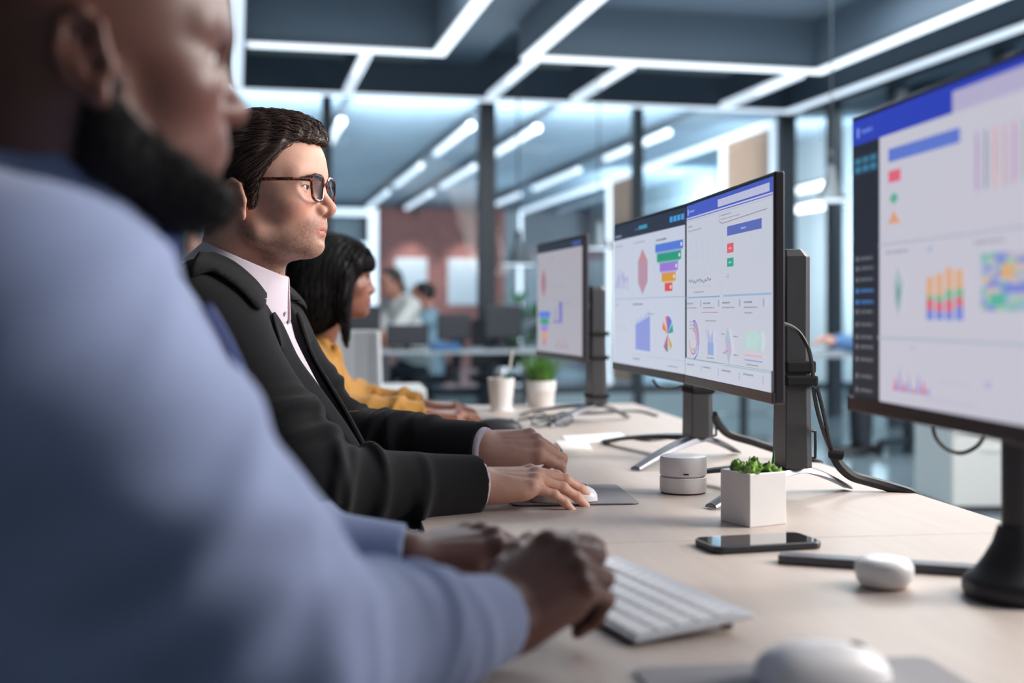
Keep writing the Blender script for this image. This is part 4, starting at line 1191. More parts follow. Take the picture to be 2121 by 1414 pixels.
class Head:
    """head in its own frame: origin midway between the ear canals, x to the face, y left, z up (metres, adult size times s)"""
    def __init__(s, o, yaw=0.0, pitch=0.0, roll=0.0, size=1.0, nose=1.0, nose_w=1.0, lips=1.0, jaw=1.0, wide=1.0, brow=1.0, ear=1.0, chin=0.0, nose_tip=0.0):
        s.o, s.R, s.k = np.asarray(o, float), frame(yaw, pitch, roll), size
        s.nose, s.nose_w, s.lips, s.jaw, s.wide, s.brow, s.earz, s.chin, s.nt = nose, nose_w, lips, jaw, wide, brow, ear, chin, nose_tip
    def loc(s, p): return ((p - s.o) @ s.R) / s.k
    def wor(s, q): return s.o + (np.asarray(q, float) * s.k) @ s.R.T
    def base(s, q):
        q = q * np.array((1, 1 / s.wide, 1))
        d = ell(q, (.006, 0, .046), (.100, .076, .084))
        d = smin(d, ell(q, (.048, 0, .058), (.060, .060, .056)), .03)
        d = smin(d, ell(q, (.050, 0, -.018), (.058, .058, .074)), .03)
        y = np.abs(q[:, 1]); m = np.stack([q[:, 0], y, q[:, 2]], 1)
        j = s.jaw
        d = smin(d, cone(m, (.012, .050 * j, -.020), (.024, .047 * j, -.052), .017, .016), .022)
        d = smin(d, cone(m, (.022, .047 * j, -.052), (.087 + s.chin, .012 * j, -.0665), .0160, .0150), .018)
        d = smin(d, ell(q, (.058, 0, -.044), (.050, .042, .034)), .025)
        d = smin(d, ell(m, (.070, .046, -.004), (.026, .018, .018)), .022)
        d = smin(d, cone(m, (.0965, .012, .040), (.080, .045, .042), .0115 * s.brow, .010 * s.brow), .018)
        d = smin(d, ell(q, (.0855, 0, -.034), (.0285, .033, .022)), .016)
        d = smin(d, ell(q, (.0925 + s.chin, 0, -.0680), (.0205, .021, .0165)), .014)
        return d
    def skull(s, q): return s.base(q)
    def field(s, p, ears=True):
        q = s.loc(p)
        y = np.abs(q[:, 1]); m = np.stack([q[:, 0], y, q[:, 2]], 1)
        d = s.base(q)
        # sockets
        d = smax(d, -ell(m, (.108, .031, .0215), (.021, .0195, .0125)), .012)
        e = ball(m, s.eye, .0138)
        slit = ell(m, s.eye + np.array((.0115, .0, -.0005)), (.012, .0135, .0029))
        lid = np.maximum(e, -slit)
        d = smin(d, lid, .004)
        d = smin(d, cone(m, s.eye + np.array((.009, -.013, .0058)), s.eye + np.array((.007, .014, .0052)), .0026, .0024), .004)
        # nose
        nl, nw = s.nose, s.nose_w
        tip = np.array((.1235 + .0022 * (nl - 1) * 10 + s.nt, 0, -.0085))
        d = smin(d, chain(q, [(.1025, 0, .030), (.1085, 0, .014), tip], [.0068, .0078, .0102 * (nw * .5 + .5)], .004), .008)
        d = smin(d, ell(m, (.1090 + s.nt * .6, .0135 * nw, -.0130), (.0130, .0078 * nw, .0090)), .005)
        d = smin(d, cone(q, (.1225 + s.nt, 0, -.0165), (.109, 0, -.0235), .0052, .0055), .006)
        d = smax(d, -ell(m, (.1170 + s.nt * .7, .0072 * nw, -.0225), (.0060, .0036 * nw, .0042)), .003)
        # mouth
        L = s.lips
        d = smin(d, chain(m, [(.1105, 0, -.0395), (.1075, .012, -.0405), (.0975, .0245, -.0450)], [.0048 * L, .0044 * L, .0022], .002), .006)
        d = smin(d, chain(m, [(.1090, 0, -.0497), (.1060, .012, -.0492), (.0975, .0235, -.0460)], [.0055 * L, .0050 * L, .0020], .002), .006)
        d = smax(d, -chain(m, [(.1165, 0, -.0448), (.1125, .013, -.0450), (.1005, .0255, -.0458)], [.0011, .0011, .0010]), .003)
        d = smax(d, -cone(q, (.1185, 0, -.0265), (.1175, 0, -.034), .0022, .0026), .004)
        d = smax(d, -ell(q, (.1200, 0, -.0590), (.0090, .022, .0045)), .007)
        if ears: d = np.minimum(d, smin(d, s.ear(m), .006))
        return d * s.k
    eye = np.array((.0850, .0315, .0215))
    def ear(s, m):
        # helix, antihelix, lobe on a thin leaning shell
        c = np.array((.004, .0735 * s.wide, -.001)); R = np.array(Matrix.Rotation(math.radians(-14), 3, 'Y') @ Matrix.Rotation(math.radians(24), 3, 'Z'))
        l = (m - c) @ R; l = l / np.array((1, 1, s.earz))
        u, v, w = l[:, 0], l[:, 1], l[:, 2]
        pl = np.stack([u, v, w], 1)
        shell = ell(pl, (-.002, .004, .002), (.0175, .0050, .0310))
        hel = chain(pl, [(.009, .004, .004), (.012, .006, .020), (.002, .009, .031), (-.012, .011, .026), (-.0185, .012, .008), (-.016, .010, -.010), (-.006, .007, -.022)], [.003, .0036, .0038, .004, .0038, .0034, .003], .002)
        anti = chain(pl, [(-.006, .009, .018), (-.011, .010, .004), (-.006, .009, -.010), (.003, .007, -.014)], [.0026, .003, .003, .003], .002)
        lobe = ell(pl, (.001, .005, -.0245), (.0085, .0050, .0095))
        trag = ball(pl, (.0105, .004, -.004), .0048)
        d = smin(smin(shell, hel, .003), smin(anti, lobe, .005), .003)
        d = smin(d, trag, .004)
        d = smax(d, -ell(pl, (.003, .012, -.003), (.0075, .0085, .0095)), .003)
        d = smax(d, -ell(pl, (-.001, .012, .014), (.0060, .0060, .0060)), .003)
        root = cone(m, c + np.array((.004, -.016, .0)), c + np.array((.0, -.002, .0)), .016, .008)
        return smin(d, root, .008)
    def box(s):
        pts = np.array([[a, b, c] for a in (-.11, .15) for b in (-.10, .10) for c in (-.11, .15)])
        w = s.wor(pts); return w.min(0), w.max(0)

class Hand:
    """hand in its own frame: origin at the wrist, x towards the knuckles, z out of the back of the hand, y to the thumb for th=+1"""
    SEG = (((.091, .026, .003), (.043, .026, .021)), ((.095, .0065, .005), (.047, .030, .022)), ((.089, -.013, .003), (.043, .028, .021)), ((.080, -.030, -.001), (.034, .021, .019)))
    RAD = ((.0098, .0085, .0078, .0066), (.0100, .0087, .0079, .0067), (.0095, .0082, .0075, .0063), (.0085, .0072, .0066, .0056))
    def __init__(s, w, f, up, th, curls, spread=(6, 1, -5, -11), thumb=((.70, .62, -.35), (.86, .42, -.28), (.93, .30, -.22)), size=1.0, slim=1.0):
        f = np.asarray(f, float); f = f / np.linalg.norm(f); up = np.asarray(up, float); up = up - f * (up @ f); up /= np.linalg.norm(up)
        y = np.cross(up, f)
        s.o, s.R, s.th, s.k, s.slim = np.asarray(w, float), np.stack([f, y, up], 1), th, size, slim
        s.fing, s.nails = [], []
        for (b, ls), rr, c, sp in zip(Hand.SEG, Hand.RAD, curls, spread):
            a = math.radians(sp); pts = [np.array(b)]; ang = 0; dirs = []
            for L, q in zip(ls, c):
                ang += math.radians(q)
                d = np.array((math.cos(a) * math.cos(ang), math.sin(a) * math.cos(ang), -math.sin(ang)))
                pts.append(pts[-1] + d * L); dirs.append((d, np.array((math.cos(a) * math.sin(ang), math.sin(a) * math.sin(ang), math.cos(ang)))))
            s.fing.append((pts, rr))
            d, n = dirs[-1]; s.nails.append(pts[-1] - d * .0025 + n * rr[3])
        pts = [np.array((.024, .022, -.010))]
        for d, L in zip(thumb, (.042, .034, .026)):
            d = np.array(d, float); d /= np.linalg.norm(d); pts.append(pts[-1] + d * L)
        s.fing.append((pts, (.0140, .0112, .0100, .0078)))
        s.nails.append(pts[-1] - d * .002 + np.array((-.3, .6, .7)) * .0075)
    def loc(s, p):
        q = (p - s.o) @ s.R / s.k; q[:, 1] *= s.th; return q
    def wor(s, q):
        q = np.array(q, float).reshape(-1, 3).copy(); q[:, 1] *= s.th; return s.o + (q * s.k) @ s.R.T
    def field(s, p):
        q = s.loc(p)
        d = None
        for (b, _), r in zip(Hand.SEG, (.0125, .0130, .0125, .0115)):
            e = cone(q, (.004, b[1] * .55, -.002), (b[0] - .006, b[1], b[2] - .004), .0195, r)
            d = e if d is None else smin(d, e, .012)
        d = smin(d, cone(q, (.022, .020, -.010), (.058, .030, -.012), .0175, .0130), .014)
        d = smin(d, cone(q, (.018, -.018, -.010), (.062, -.026, -.009), .0160, .0125), .014)
        for (pts, rr) in s.fing:
            rr = [r * s.slim for r in rr]
            e = chain(q, pts, rr, .003)
            for j in (1, 2): e = smin(e, ball(q, pts[j] + np.array((0, 0, .0008)), rr[j] * 1.06), .003)
            d = smin(d, e, .0065)
        for (b, _) in Hand.SEG:     # knuckles and tendons
            d = smin(d, ball(q, np.array(b) + np.array((-.003, 0, .0035)), .0080), .008)
            d = d - .0006 * np.exp(-(np.maximum(cone(q, (.020, b[1] * .45, .016), (b[0] - .012, b[1], .012), .001, .001), 0) / .0035) ** 2)
        return d * s.k
    def nail_mask(s, p):
        q = s.loc(p); m = np.zeros(len(p))
        for c in s.nails: m = np.maximum(m, np.clip(1.6 - np.linalg.norm((q - c) / np.array((.0062, .0052, .0045)), axis=1), 0, 1))
        return m
    def box(s):
        q = np.array([[a, b, c] for a in (-.02, .21) for b in (-.05, .10) for c in (-.11, .03)]); w = s.wor(q); return w.min(0), w.max(0)

class Torso:
    def __init__(s, M, yaw, lean=0.0, size=1.0, width=1.0, deep=1.0, belly=1.0, bust=0.0, chest=(0., -.16)):
        s.ch = chest
        s.M, s.R, s.lean, s.k, s.w, s.dp, s.b, s.bust = np.asarray(M, float), frame(yaw), lean, size, width, deep, belly, bust
    def loc(s, p):
        q = (p - s.M) @ s.R / s.k; q[:, 0] = q[:, 0] - s.lean * q[:, 2]; return q
    def wor(s, q):
        q = np.array(q, float).reshape(-1, 3).copy(); q[:, 0] += s.lean * q[:, 2]; return s.M + (q * s.k) @ s.R.T
    def field(s, p, off=0.0):
        q = s.loc(p); w, dp = s.w, s.dp
        d = ell(q, (s.ch[0], 0, s.ch[1]), (.118 * dp, .160 * w, .21))
        d = smin(d, ell(q, (.018, 0, -.36), (.118 * dp * s.b, .150 * w, .19)), .08)
        d = smin(d, ell(q, (.0, 0, -.50), (.130, .168 * w, .12)), .06)
        d = smin(d, chain(q, [(-.012, -.155 * w, -.030), (-.02, 0, -.005), (-.012, .155 * w, -.030)], [.058, .068, .058]), .05)
        m = np.stack([q[:, 0], np.abs(q[:, 1]), q[:, 2]], 1)
        d = smin(d, cone(m, (-.030, .030, .044), (-.015, .125 * w, .002), .026, .046), .03)
        if s.bust: d = smin(d, ell(m, (.085, .070, -.20), (.058, .066, .068)), .04)
        return d * s.k - off

def skin_mat(name, var=.07):
    return mat(name, (1, 1, 1), .5, var=var, scale=90, bump=.12, bscale=700, attr=True, sss=.12, spec=.4)

class Person:
    def __init__(s, head, torso, arms, hands, neck_r=.056, slim=1.0, arm_r=(.056, .046, .043, .030)):
        s.h, s.t, s.arms, s.hands, s.nr, s.ar = head, torso, arms, hands, neck_r, arm_r
    def neck(s, p):
        h, t = s.h, s.t
        a = h.wor((-.014, 0, -.012)); b = t.wor((-.026, 0, .01))[0]
        d = cone(p, a, b, s.nr * h.k, s.nr * 1.06 * h.k)
        q0 = h.wor((.026, 0, -.055)); q1 = t.wor((.030, 0, -.01))[0]
        return smin(d, cone(p, q0, q1, .026 * h.k, .032 * h.k), .03)
    def body(s, p):
        h = s.h; lo, hi = h.box()
        d = s.neck(p)
        d = smin(d, near(p, lo, hi, h.field, .05), .016)
        d = smin(d, s.t.field(p, -.006), .02)
        r = s.ar
        for (S, E, W), hd in zip(s.arms, s.hands):
            d = smin(d, chain(p, [S, E], [r[0], r[1]]), .03)
            d = smin(d, chain(p, [E, W], [r[2], r[3] * .92]), .02)
            lo, hi = hd.box(); d = smin(d, near(p, lo, hi, hd.field, .04), .014)
        return d
    def bounds(s, zmin=None):
        lo, hi = s.h.box(); P_ = [lo, hi]
        P_ += [s.t.wor((x, y, z))[0] for x in (-.17, .19) for y in (-.24, .24) for z in (-.62, .06)]
        for (S, E, W), hd in zip(s.arms, s.hands):
            a, b = hd.box(); P_ += [a, b]
            for q in (S, E, W): P_ += [np.asarray(q) - .075, np.asarray(q) + .075]
        P_ = np.array(P_); return P_.min(0) - .012, P_.max(0) + .012

def link(name, V, F, m, base, parent=None, col=None):
    o = np_mesh(name, V - np.asarray(base), F, m, parent, True, col)
    if parent is None: o.location = tuple(base)
    return o

def skin_colours(P_, V, base, lip, cheek, stub=None, stub_k=0.0, nail=None, ear_red=.12):
    base = np.array(lin(*base)); lip = np.array(lin(*lip)); cheek = np.array(lin(*cheek))
    c = np.tile(base, (len(V), 1)); h = P_.h
    q = h.loc(V); x, y, z = q[:, 0], np.abs(q[:, 1]), q[:, 2]
    inh = (x > -.13) & (z > -.12) & (z < .16) & (y < .11) & (x < .16)
    g = lambda cx, cy, cz, sx, sy, sz: np.exp(-(((x - cx) / sx) ** 2 + ((y - cy) / sy) ** 2 + ((z - cz) / sz) ** 2)) * inh
    k = np.clip(g(.085, .045, -.015, .035, .03, .03) * .55 + g(.128, 0, -.010, .018, .018, .015) * .5, 0, 1)
    c = c * (1 - k[:, None]) + cheek * k[:, None]
    k = np.clip(g(-.005, .078, .0, .03, .02, .04), 0, 1) * ear_red * 4
    c = c * (1 - k[:, None]) + cheek * k[:, None]
    if stub is not None:
        st = np.array(lin(*stub))
        # jaw, chin and upper lip
        jaw = poly2(x, z, [(.000, -.035), (.015, -.044), (.035, -.054), (.060, -.057), (.080, -.050), (.088, -.034), (.098, -.026), (.112, -.024), (.2, -.03), (.2, -.2), (.03, -.2), (.02, -.085), (-.002, -.05)])
        k = np.clip(.5 - jaw / .020, 0, 1) * inh
        soul = g(.115, .0, -.060, .012, .016, .005) * .5
        k = np.clip(k - g(.105, .022, -.054, .012, .010, .006) * .35, 0, 1)
        n = np.random.RandomState(3).uniform(.35, 1.0, len(V))
        k = k * stub_k * n
        c = c * (1 - k[:, None]) + st * k[:, None]
    m_ = np.stack([x, y, z], 1)
    sl = np.abs(ell(m_, h.eye + np.array((.0115, .0, -.0005)), (.012, .0135, .0029)))
    k = np.clip(1.4 - sl / .0016, 0, 1) * (z > h.eye[2] - .0015) * (x > .07) * inh
    c = c * (1 - .9 * k[:, None]) + np.array(lin(40, 26, 22)) * .9 * k[:, None]
    w = np.clip(1 - (y / .0245) ** 2, 0, 1)
    k = np.where(z > -.0450, np.clip((.0040 * np.sqrt(w) - np.abs(z + .0410 + .10 * y * .4)) / .0015, 0, 1), np.clip((.0050 * np.sqrt(w) - np.abs(z + .0502 - .06 * y)) / .0015, 0, 1)) * (x > .094) * inh * (y < .0245)
    c = c * (1 - .8 * k[:, None]) + lip * .8 * k[:, None]
    if nail is not None:
        nl = np.array(lin(*nail))
        for hd in P_.hands:
            k = hd.nail_mask(V)[:, None]; c = c * (1 - k) + nl * k
    return c

def eyes(P_, base, parent, iris=(92, 66, 46)):
    h = P_.h
    for sy in (-1, 1):
        n, m = 24, 16; vs, fs, cs = [], [], []
        c0 = h.eye * np.array((1, sy, 1))
        for i in range(n + 1):
            th = PI * i / n
            for j in range(m):
                a = 2 * PI * j / m
                d = np.array((math.cos(th), math.sin(th) * math.cos(a), math.sin(th) * math.sin(a)))
                vs.append(h.wor(c0 + d * .0126) - base)
                cs.append(lin(14, 12, 12) if th < .2 else (lin(*iris) if th < .48 else lin(222, 214, 208)))
        F = np.array([(i * m + j, i * m + (j + 1) % m, (i + 1) * m + (j + 1) % m, (i + 1) * m + j) for i in range(n) for j in range(m)])
        np_mesh('eye', np.array(vs), F[:, ::-1], mat('eyeball', (1, 1, 1), .12, var=0, attr=True, coat=.6), parent, True, np.array(cs))

def strands(name, V, F, flow, n, length, r, m, base, parent, seed=1, lift=.0008, steps=9, sel=None, wob=.25, curl=0.0):
    """thin hairs combed along flow over a surface"""
    R = random.Random(seed)
    bvh = BVHTree.FromPolygons([tuple(v) for v in V], [tuple(f) for f in F])
    ctr = V[F].mean(1)
    idx = np.arange(len(F)) if sel is None else np.flatnonzero(sel(ctr))
    mb_v, mb_f = [], []
    for i in range(n):
        p = Vector(ctr[idx[R.randrange(len(idx))]]); pts = []
        L = length * R.uniform(.6, 1.15); ph = R.uniform(0, 6.28); lf = lift * R.uniform(.4, 2.2)
        j = Vector((R.gauss(0, wob), R.gauss(0, wob), R.gauss(0, wob)))
        for k in range(steps):
            loc, nrm, _, dist = bvh.find_nearest(p)
            if loc is None: break
            t = k / (steps - 1)
            pts.append(loc + nrm * (lf * (.3 + 1.2 * math.sin(PI * min(1, t * .9 + .05)))))
            d = Vector(flow(np.array(loc))) + j * .5
            d = d - nrm * d.dot(nrm)
            if d.length < 1e-5: break
            d.normalize(); p = loc + d * (L / steps)
        if len(pts) < 3: continue
        b = len(mb_v)
        for k, q in enumerate(pts):
            t = (pts[min(k + 1, len(pts) - 1)] - pts[max(k - 1, 0)]).normalized()
            u = t.orthogonal().normalized(); w = t.cross(u); rr = r * (1 - .75 * (k / (len(pts) - 1)) ** 2)
            for a in range(3):
                an = 2.094 * a; mb_v.append(q + (u * math.cos(an) + w * math.sin(an)) * rr)
        for k in range(len(pts) - 1):
            for a in range(3):
                c = (a + 1) % 3; mb_f.append((b + k * 3 + a, b + k * 3 + c, b + k * 3 + 3 + c, b + k * 3 + 3 + a))
    return np.array([tuple(v) for v in mb_v]), np.array(mb_f)

def join_np(*VF):
    V, F, n = [], [], 0
    for v, f in VF:
        V.append(v); F.append(f + n); n += len(v)
    return np.concatenate(V), np.concatenate(F)

def trace(f, px, py, t0, t1, rays=None):
    """depth (metres along the ray) where the camera ray of a pixel meets f = 0"""
    o = np.array((0, 0, EYE))
    if rays: o, d = rays(px, py); d = np.tile(d, (len(px), 1))
    else: d = np.array([P(a, b, 1.0) - o for a, b in zip(px, py)]); d /= np.linalg.norm(d, axis=1)[:, None]
    t = np.full(len(d), float(t0)); best = np.full(len(d), 1e9); tb = t.copy()
    for _ in range(70):
        v = f(o + d * t[:, None])
        m = np.abs(v) < best; best[m] = np.abs(v)[m]; tb[m] = t[m]
        t = np.minimum(t + np.clip(v, -.02, .2) * .8, t1)
    return o + d * tb[:, None], best

def smooth_outline(poly, corners=(), step=4.0):
    """dense outline through the given points; corners stay sharp"""
    n = len(poly); P2 = [Vector((*p, 0)) for p in poly]; out = []
    for i in range(n):
        p1, p2 = P2[i], P2[(i + 1) % n]
        p0 = p1 - (p2 - p1) if i in corners else P2[i - 1]
        p3 = p2 + (p2 - p1) if (i + 1) % n in corners else P2[(i + 2) % n]
        k = max(1, int((p2 - p1).length / step))
        for j in range(k):
            t = j / k
            q = 0.5 * ((2 * p1) + (p2 - p0) * t + (2 * p0 - 5 * p1 + 4 * p2 - p3) * t * t + (3 * p1 - p0 - 3 * p2 + p3) * t ** 3)
            out.append((q.x, q.y))
    return out

def sheet(name, f, poly, t0, t1, off, thick, m, base, parent, res=6.0, corners=(), rays=None):
    """a cloth flap laid on the surface f = 0, its outline given where it is seen"""
    from mathutils.geometry import delaunay_2d_cdt
    ol = smooth_outline(poly, corners, res * .6); arr = np.array(ol)
    x0, y0 = arr.min(0); x1, y1 = arr.max(0)
    X, Y = np.meshgrid(np.arange(x0, x1, res), np.arange(y0, y1, res), indexing='ij')
    sd = poly2(X.ravel(), Y.ravel(), arr); k = sd < -res * .55
    pts2 = ol + list(zip(X.ravel()[k], Y.ravel()[k]))
    n = len(ol)
    vo, _, fo, *_ = delaunay_2d_cdt([Vector(p) for p in pts2], [(i, (i + 1) % n) for i in range(n)], [], 1, 1e-4)
    vo = np.array([tuple(v) for v in vo]); fo = np.array([tuple(q) for q in fo if len(q) == 3])
    sdv = poly2(vo[:, 0], vo[:, 1], arr)
    pts, err = trace(f, vo[:, 0], vo[:, 1], t0, t1, rays)
    h = 1e-3
    N = np.stack([f(pts + np.eye(3)[q] * h) - f(pts - np.eye(3)[q] * h) for q in range(3)], 1); N /= np.linalg.norm(N, axis=1)[:, None] + 1e-9
    V0 = pts + N * (off * (.55 + .45 * np.clip(-sdv / (res * 1.5), 0, 1)))[:, None]
    q = V0[fo]; ext = np.linalg.norm(q - q.mean(1, keepdims=True), axis=2).max(1); fo = fo[ext < .03]
    n1 = np.cross(V0[fo[:, 1]] - V0[fo[:, 0]], V0[fo[:, 2]] - V0[fo[:, 0]])
    flip = (n1 * ((np.array((0, 0, EYE)) - V0[fo].mean(1)) if rays is None else N[fo].mean(1))).sum(1) < 0; fo[flip] = fo[flip][:, ::-1]
    o = link(name, V0, fo, m, base, parent)
    s = o.modifiers.new('thick', 'SOLIDIFY'); s.thickness = thick; s.offset = 1.0
    return o

def collar_field(Ct, n, yaw, R0, flare=.40, drop=.040, point=.026, gap0=.004, gapk=.42, pt_at=.40, seed=9, thick=.0019, ry=1.08):
    n = np.asarray(n, float); n = n / np.linalg.norm(n)
    lf = np.array((-math.sin(yaw), math.cos(yaw), 0)); fw = np.cross(lf, n)
    def f(p):
        s_ = (p - Ct) @ n; ax = p - Ct - s_[:, None] * n; xf = ax @ fw; yl = ax @ lf
        ang = np.arctan2(yl, xf); r = np.sqrt(xf ** 2 + (yl * ry) ** 2)
        R_ = R0 + (-s_) * (flare + .05 * np.exp(-(ang / .75) ** 2)) + .001 * wave_noise(p, 70, seed)
        d = np.abs(r - R_) * .92 - thick
        low = -drop - point * np.exp(-((np.abs(ang) - pt_at) / .34) ** 2)
        d = smax(d, s_ - .002, .002); d = smax(d, low - s_, .002)
        d = smax(d, -np.maximum(np.abs(yl) - gap0 - np.maximum(-s_, 0) * gapk, -xf), .002)
        st = np.abs(r - R0 + .004) * .95 - .0016
        st = np.maximum(np.maximum(st, s_ + .001), -.05 - s_)
        return np.minimum(d, st)
    f.fw, f.lf, f.n = fw, lf, n
    return f

def legs_field(hip, knee, ankle, w, r):
    def f(p):
        d = None
        for sy, kn, an in zip((-1, 1), knee, ankle):
            h = np.asarray(hip) + np.array((0, sy * w, 0))
            e = chain(p, [h, kn, an], r, .03); d = e if d is None else smin(d, e, .03)
        return smin(d, ell(p, np.asarray(hip) + np.array((-.02, 0, .03)), (.15, .19, .11)), .05)
    return f

def shoe(loc, rz, m, parent, base):
    pr = [(-.075, .036, .055), (-.06, .040, .08), (0, .042, .075), (.07, .046, .055), (.13, .042, .042), (.175, .028, .03), (.19, .006, .02)]
    vs, fs = [], []; k = 10
    for x, w, h in pr:
        for i in range(k):
            a = 2 * PI * i / k; y = w * math.cos(a); z = h * (.5 + .5 * math.sin(a))
            c, s = math.cos(rz), math.sin(rz); vs.append((loc[0] + x * c - y * s - base[0], loc[1] + x * s + y * c - base[1], .002 + z - base[2]))
    for i in range(len(pr) - 1):
        for j in range(k): fs.append((i * k + j, i * k + (j + 1) % k, (i + 1) * k + (j + 1) % k, (i + 1) * k + j))
    fs += [tuple(reversed(range(k))), tuple((len(pr) - 1) * k + j for j in range(k))]
    MB().add(vs, fs).build('shoe', m, parent, smooth=True)

def mesh_of(f, lo, hi, h, rl=1, rk=.4):
    V, F = surface(f, lo, hi, h)
    return (relax(V, F, rl, rk) if rl else V), F

# ---------------------------------------------------------------- the man in the dark jacket
def man_jacket():
    hd = Head(P(529, 420, 1.92), yaw=math.radians(-17), pitch=math.radians(-1), size=1.0, nose_tip=.0005, lips=.82)
    yaw = math.radians(-8)
    T = Torso((-.168, 1.985, 1.035), yaw, lean=-.26, width=1.03, deep=.93, chest=(-.022, -.20))
    l = T.R[:, 1]; M = T.M
    Rs = M - l * .172 + np.array((.0, 0, -.035)); Ls = M + l * .172 + np.array((.0, 0, -.035))
    Re, Rw = P(655, 1012, 1.70), P(985, 1003, 1.825)
    Le, Lw = np.array((-.02, 2.20, .80)), P(1000, 930, 2.035)
    rh = Hand(Rw + np.array((.004, .004, .002)), (.97, .10, .02), (.06, -.22, 1), +1,
              ((14, 18, 10), (14, 19, 10), (17, 18, 10), (20, 17, 10)), spread=(4, 1, -4, -9), thumb=((.75, .55, -.35), (.92, .25, -.28), (.96, .05, -.22)))
    lh = Hand(Lw + np.array((.004, 0, .002)), (.96, -.06, .02), (.05, -.62, .78), -1,
              ((34, 48, 30), (38, 52, 34), (42, 54, 34), (46, 54, 34)), spread=(3, 0, -3, -6), thumb=((.86, .42, -.28), (.96, .12, -.2), (.98, .02, -.12)))
    Pn = Person(hd, T, [(Rs, Re, Rw), (Ls, Le, Lw)], [rh, lh], neck_r=.055)
    base = np.array((M[0], M[1], .0))
    lo, hi = Pn.bounds(); lo[2] = max(lo[2], .50)
    V, F = mesh_of(Pn.body, lo, hi, .0020)
    col = skin_colours(Pn, V, (224, 172, 150), (192, 112, 106), (212, 134, 114), stub=(92, 74, 64), stub_k=.66, nail=(222, 178, 164))
    body = link('person', V, F, skin_mat('skin_fair'), base, None, col)
    tag(body, 'man in a dark jacket and pink shirt with tortoiseshell glasses, looking at his screens', 'person')
    eyes(Pn, base, body)
    # shirt: torso, cuffs, collar
    PINK = mat('pale_pink_shirt', lin(226, 212, 222), .8, var=.03, scale=40, bump=.15, bscale=1200, sheen=.2)
    def shirt(p):
        d = T.field(p, .006)
        q = T.loc(p)
        d = d - .0016 * wave_noise(p, 60, 5) - .003 * np.exp(-(q[:, 1] / .006) ** 2) * (q[:, 0] > 0)
        d = smax(d, half(p, T.wor((0, 0, .045))[0], hd.R[:, 2]), .01)
        for (S, E, W), k in zip(Pn.arms, (1, 1)):
            u = (W - E) / np.linalg.norm(W - E)
            c = cone(p, W - u * .07, W + u * .010, .040, .0375)
            c = np.maximum(np.maximum(c, half(p, W + u * .008, u)), half(p, W - u * .06, -u))
            d = np.minimum(d, c)
        return d
    lo2, hi2 = Pn.bounds(); lo2[2] = .62; hi2[2] = 1.14
    V, F = mesh_of(shirt, lo2, hi2, .004)
    sh = link('shirt', V, F, PINK, base, body)
    yaw = math.radians(-5); Ct = np.array((-.160, 1.966, 1.112)); n = np.array((.40 * math.cos(yaw), .40 * math.sin(yaw), .916)); n /= np.linalg.norm(n)
    fw = np.cross(np.array((-math.sin(yaw), math.cos(yaw), 0)), n)
    collar = collar_field(Ct, n, yaw, .0715, flare=.44, gapk=.22, drop=.044)
    V, F = mesh_of(collar, Ct - .125, Ct + .125, .0016)
    co = link('collar', V, F, PINK, base, sh)
    for k, (ang, s_) in enumerate(((-.30, -.052),)):
        q = Ct + n * s_ + (fw * math.cos(ang) + np.array((-math.sin(yaw), math.cos(yaw), 0)) * math.sin(ang)) * (.0715 + .052 * .47 + .003) - base
        MB().lathe([(0, -.0012), (.0046, -.0012), (.0046, .0012), (0, .0014)], n=14, M=Vector(fw).to_track_quat('Z', 'Y').to_matrix().to_4x4(), c=tuple(q)).build('collar_button', WHITE_PLASTIC, co, smooth=True)
    # jacket
    CLOTH = mat('black_wool_jacket', lin(29, 28, 30), .95, var=.16, scale=260, bump=.25, bscale=700, sheen=.06, spec=.2)
    u1, u2 = (Re - Rs) / np.linalg.norm(Re - Rs), (Rw - Re) / np.linalg.norm(Rw - Re)
    v1, v2 = (Le - Ls) / np.linalg.norm(Le - Ls), (Lw - Le) / np.linalg.norm(Lw - Le)
    R = random.Random(11); seg = []
    camd = np.array((.0, -1, 0))
    for (S, E, W, a1, a2, sd) in ((Rs, Re, Rw, u1, u2, 1), (Ls, Le, Lw, v1, v2, 2)):
        s1 = np.cross(a1, camd); s1 /= np.linalg.norm(s1); s2 = np.cross(a2, camd); s2 /= np.linalg.norm(s2)
        for k in range(9):      # around the elbow, upper side
            t = R.uniform(.70, .99); c = S + (E - S) * t + camd * .05; w = R.uniform(.03, .055)
            seg.append((c + s1 * w + a1 * .02 * R.uniform(-1, 1), c - s1 * w * .6 + a1 * R.uniform(-.02, .03), .0105, R.uniform(.009, .015)))
        for k in range(7):
            t = R.uniform(.05, .55); c = E + (W - E) * t + camd * .04 + np.array((0, 0, .01)); w = R.uniform(.025, .05)
            seg.append((c + s2 * w + a2 * R.uniform(-.03, .03), c - s2 * w + a2 * R.uniform(-.03, .03), .0110, R.uniform(.006, .012)))
        for k in range(4):
            t = R.uniform(.15, .55); c = S + (E - S) * t + camd * .06
            seg.append((c + s1 * .05 - a1 * .04, c - s1 * .04 + a1 * .05, .013, R.uniform(.007, .012)))
    FS = [(S, E, sleeve_set(R, np.linalg.norm(E - S), 12, .45, 1.05)) for S, E in ((Rs, Re), (Ls, Le))] + [(E, W, sleeve_set(R, np.linalg.norm(W - E), 14, -.12, .72)) for E, W in ((Re, Rw), (Le, Lw))]
    wr = T.wor
    seg = seg[:0] + [(wr((.03, -.15, -.02))[0], wr((.10, -.135, -.14))[0], .013, .012), (wr((.05, -.17, -.10))[0], wr((.11, -.12, -.22))[0], .013, .012), (wr((.06, -.16, -.20))[0], wr((.12, -.08, -.30))[0], .014, .010)]
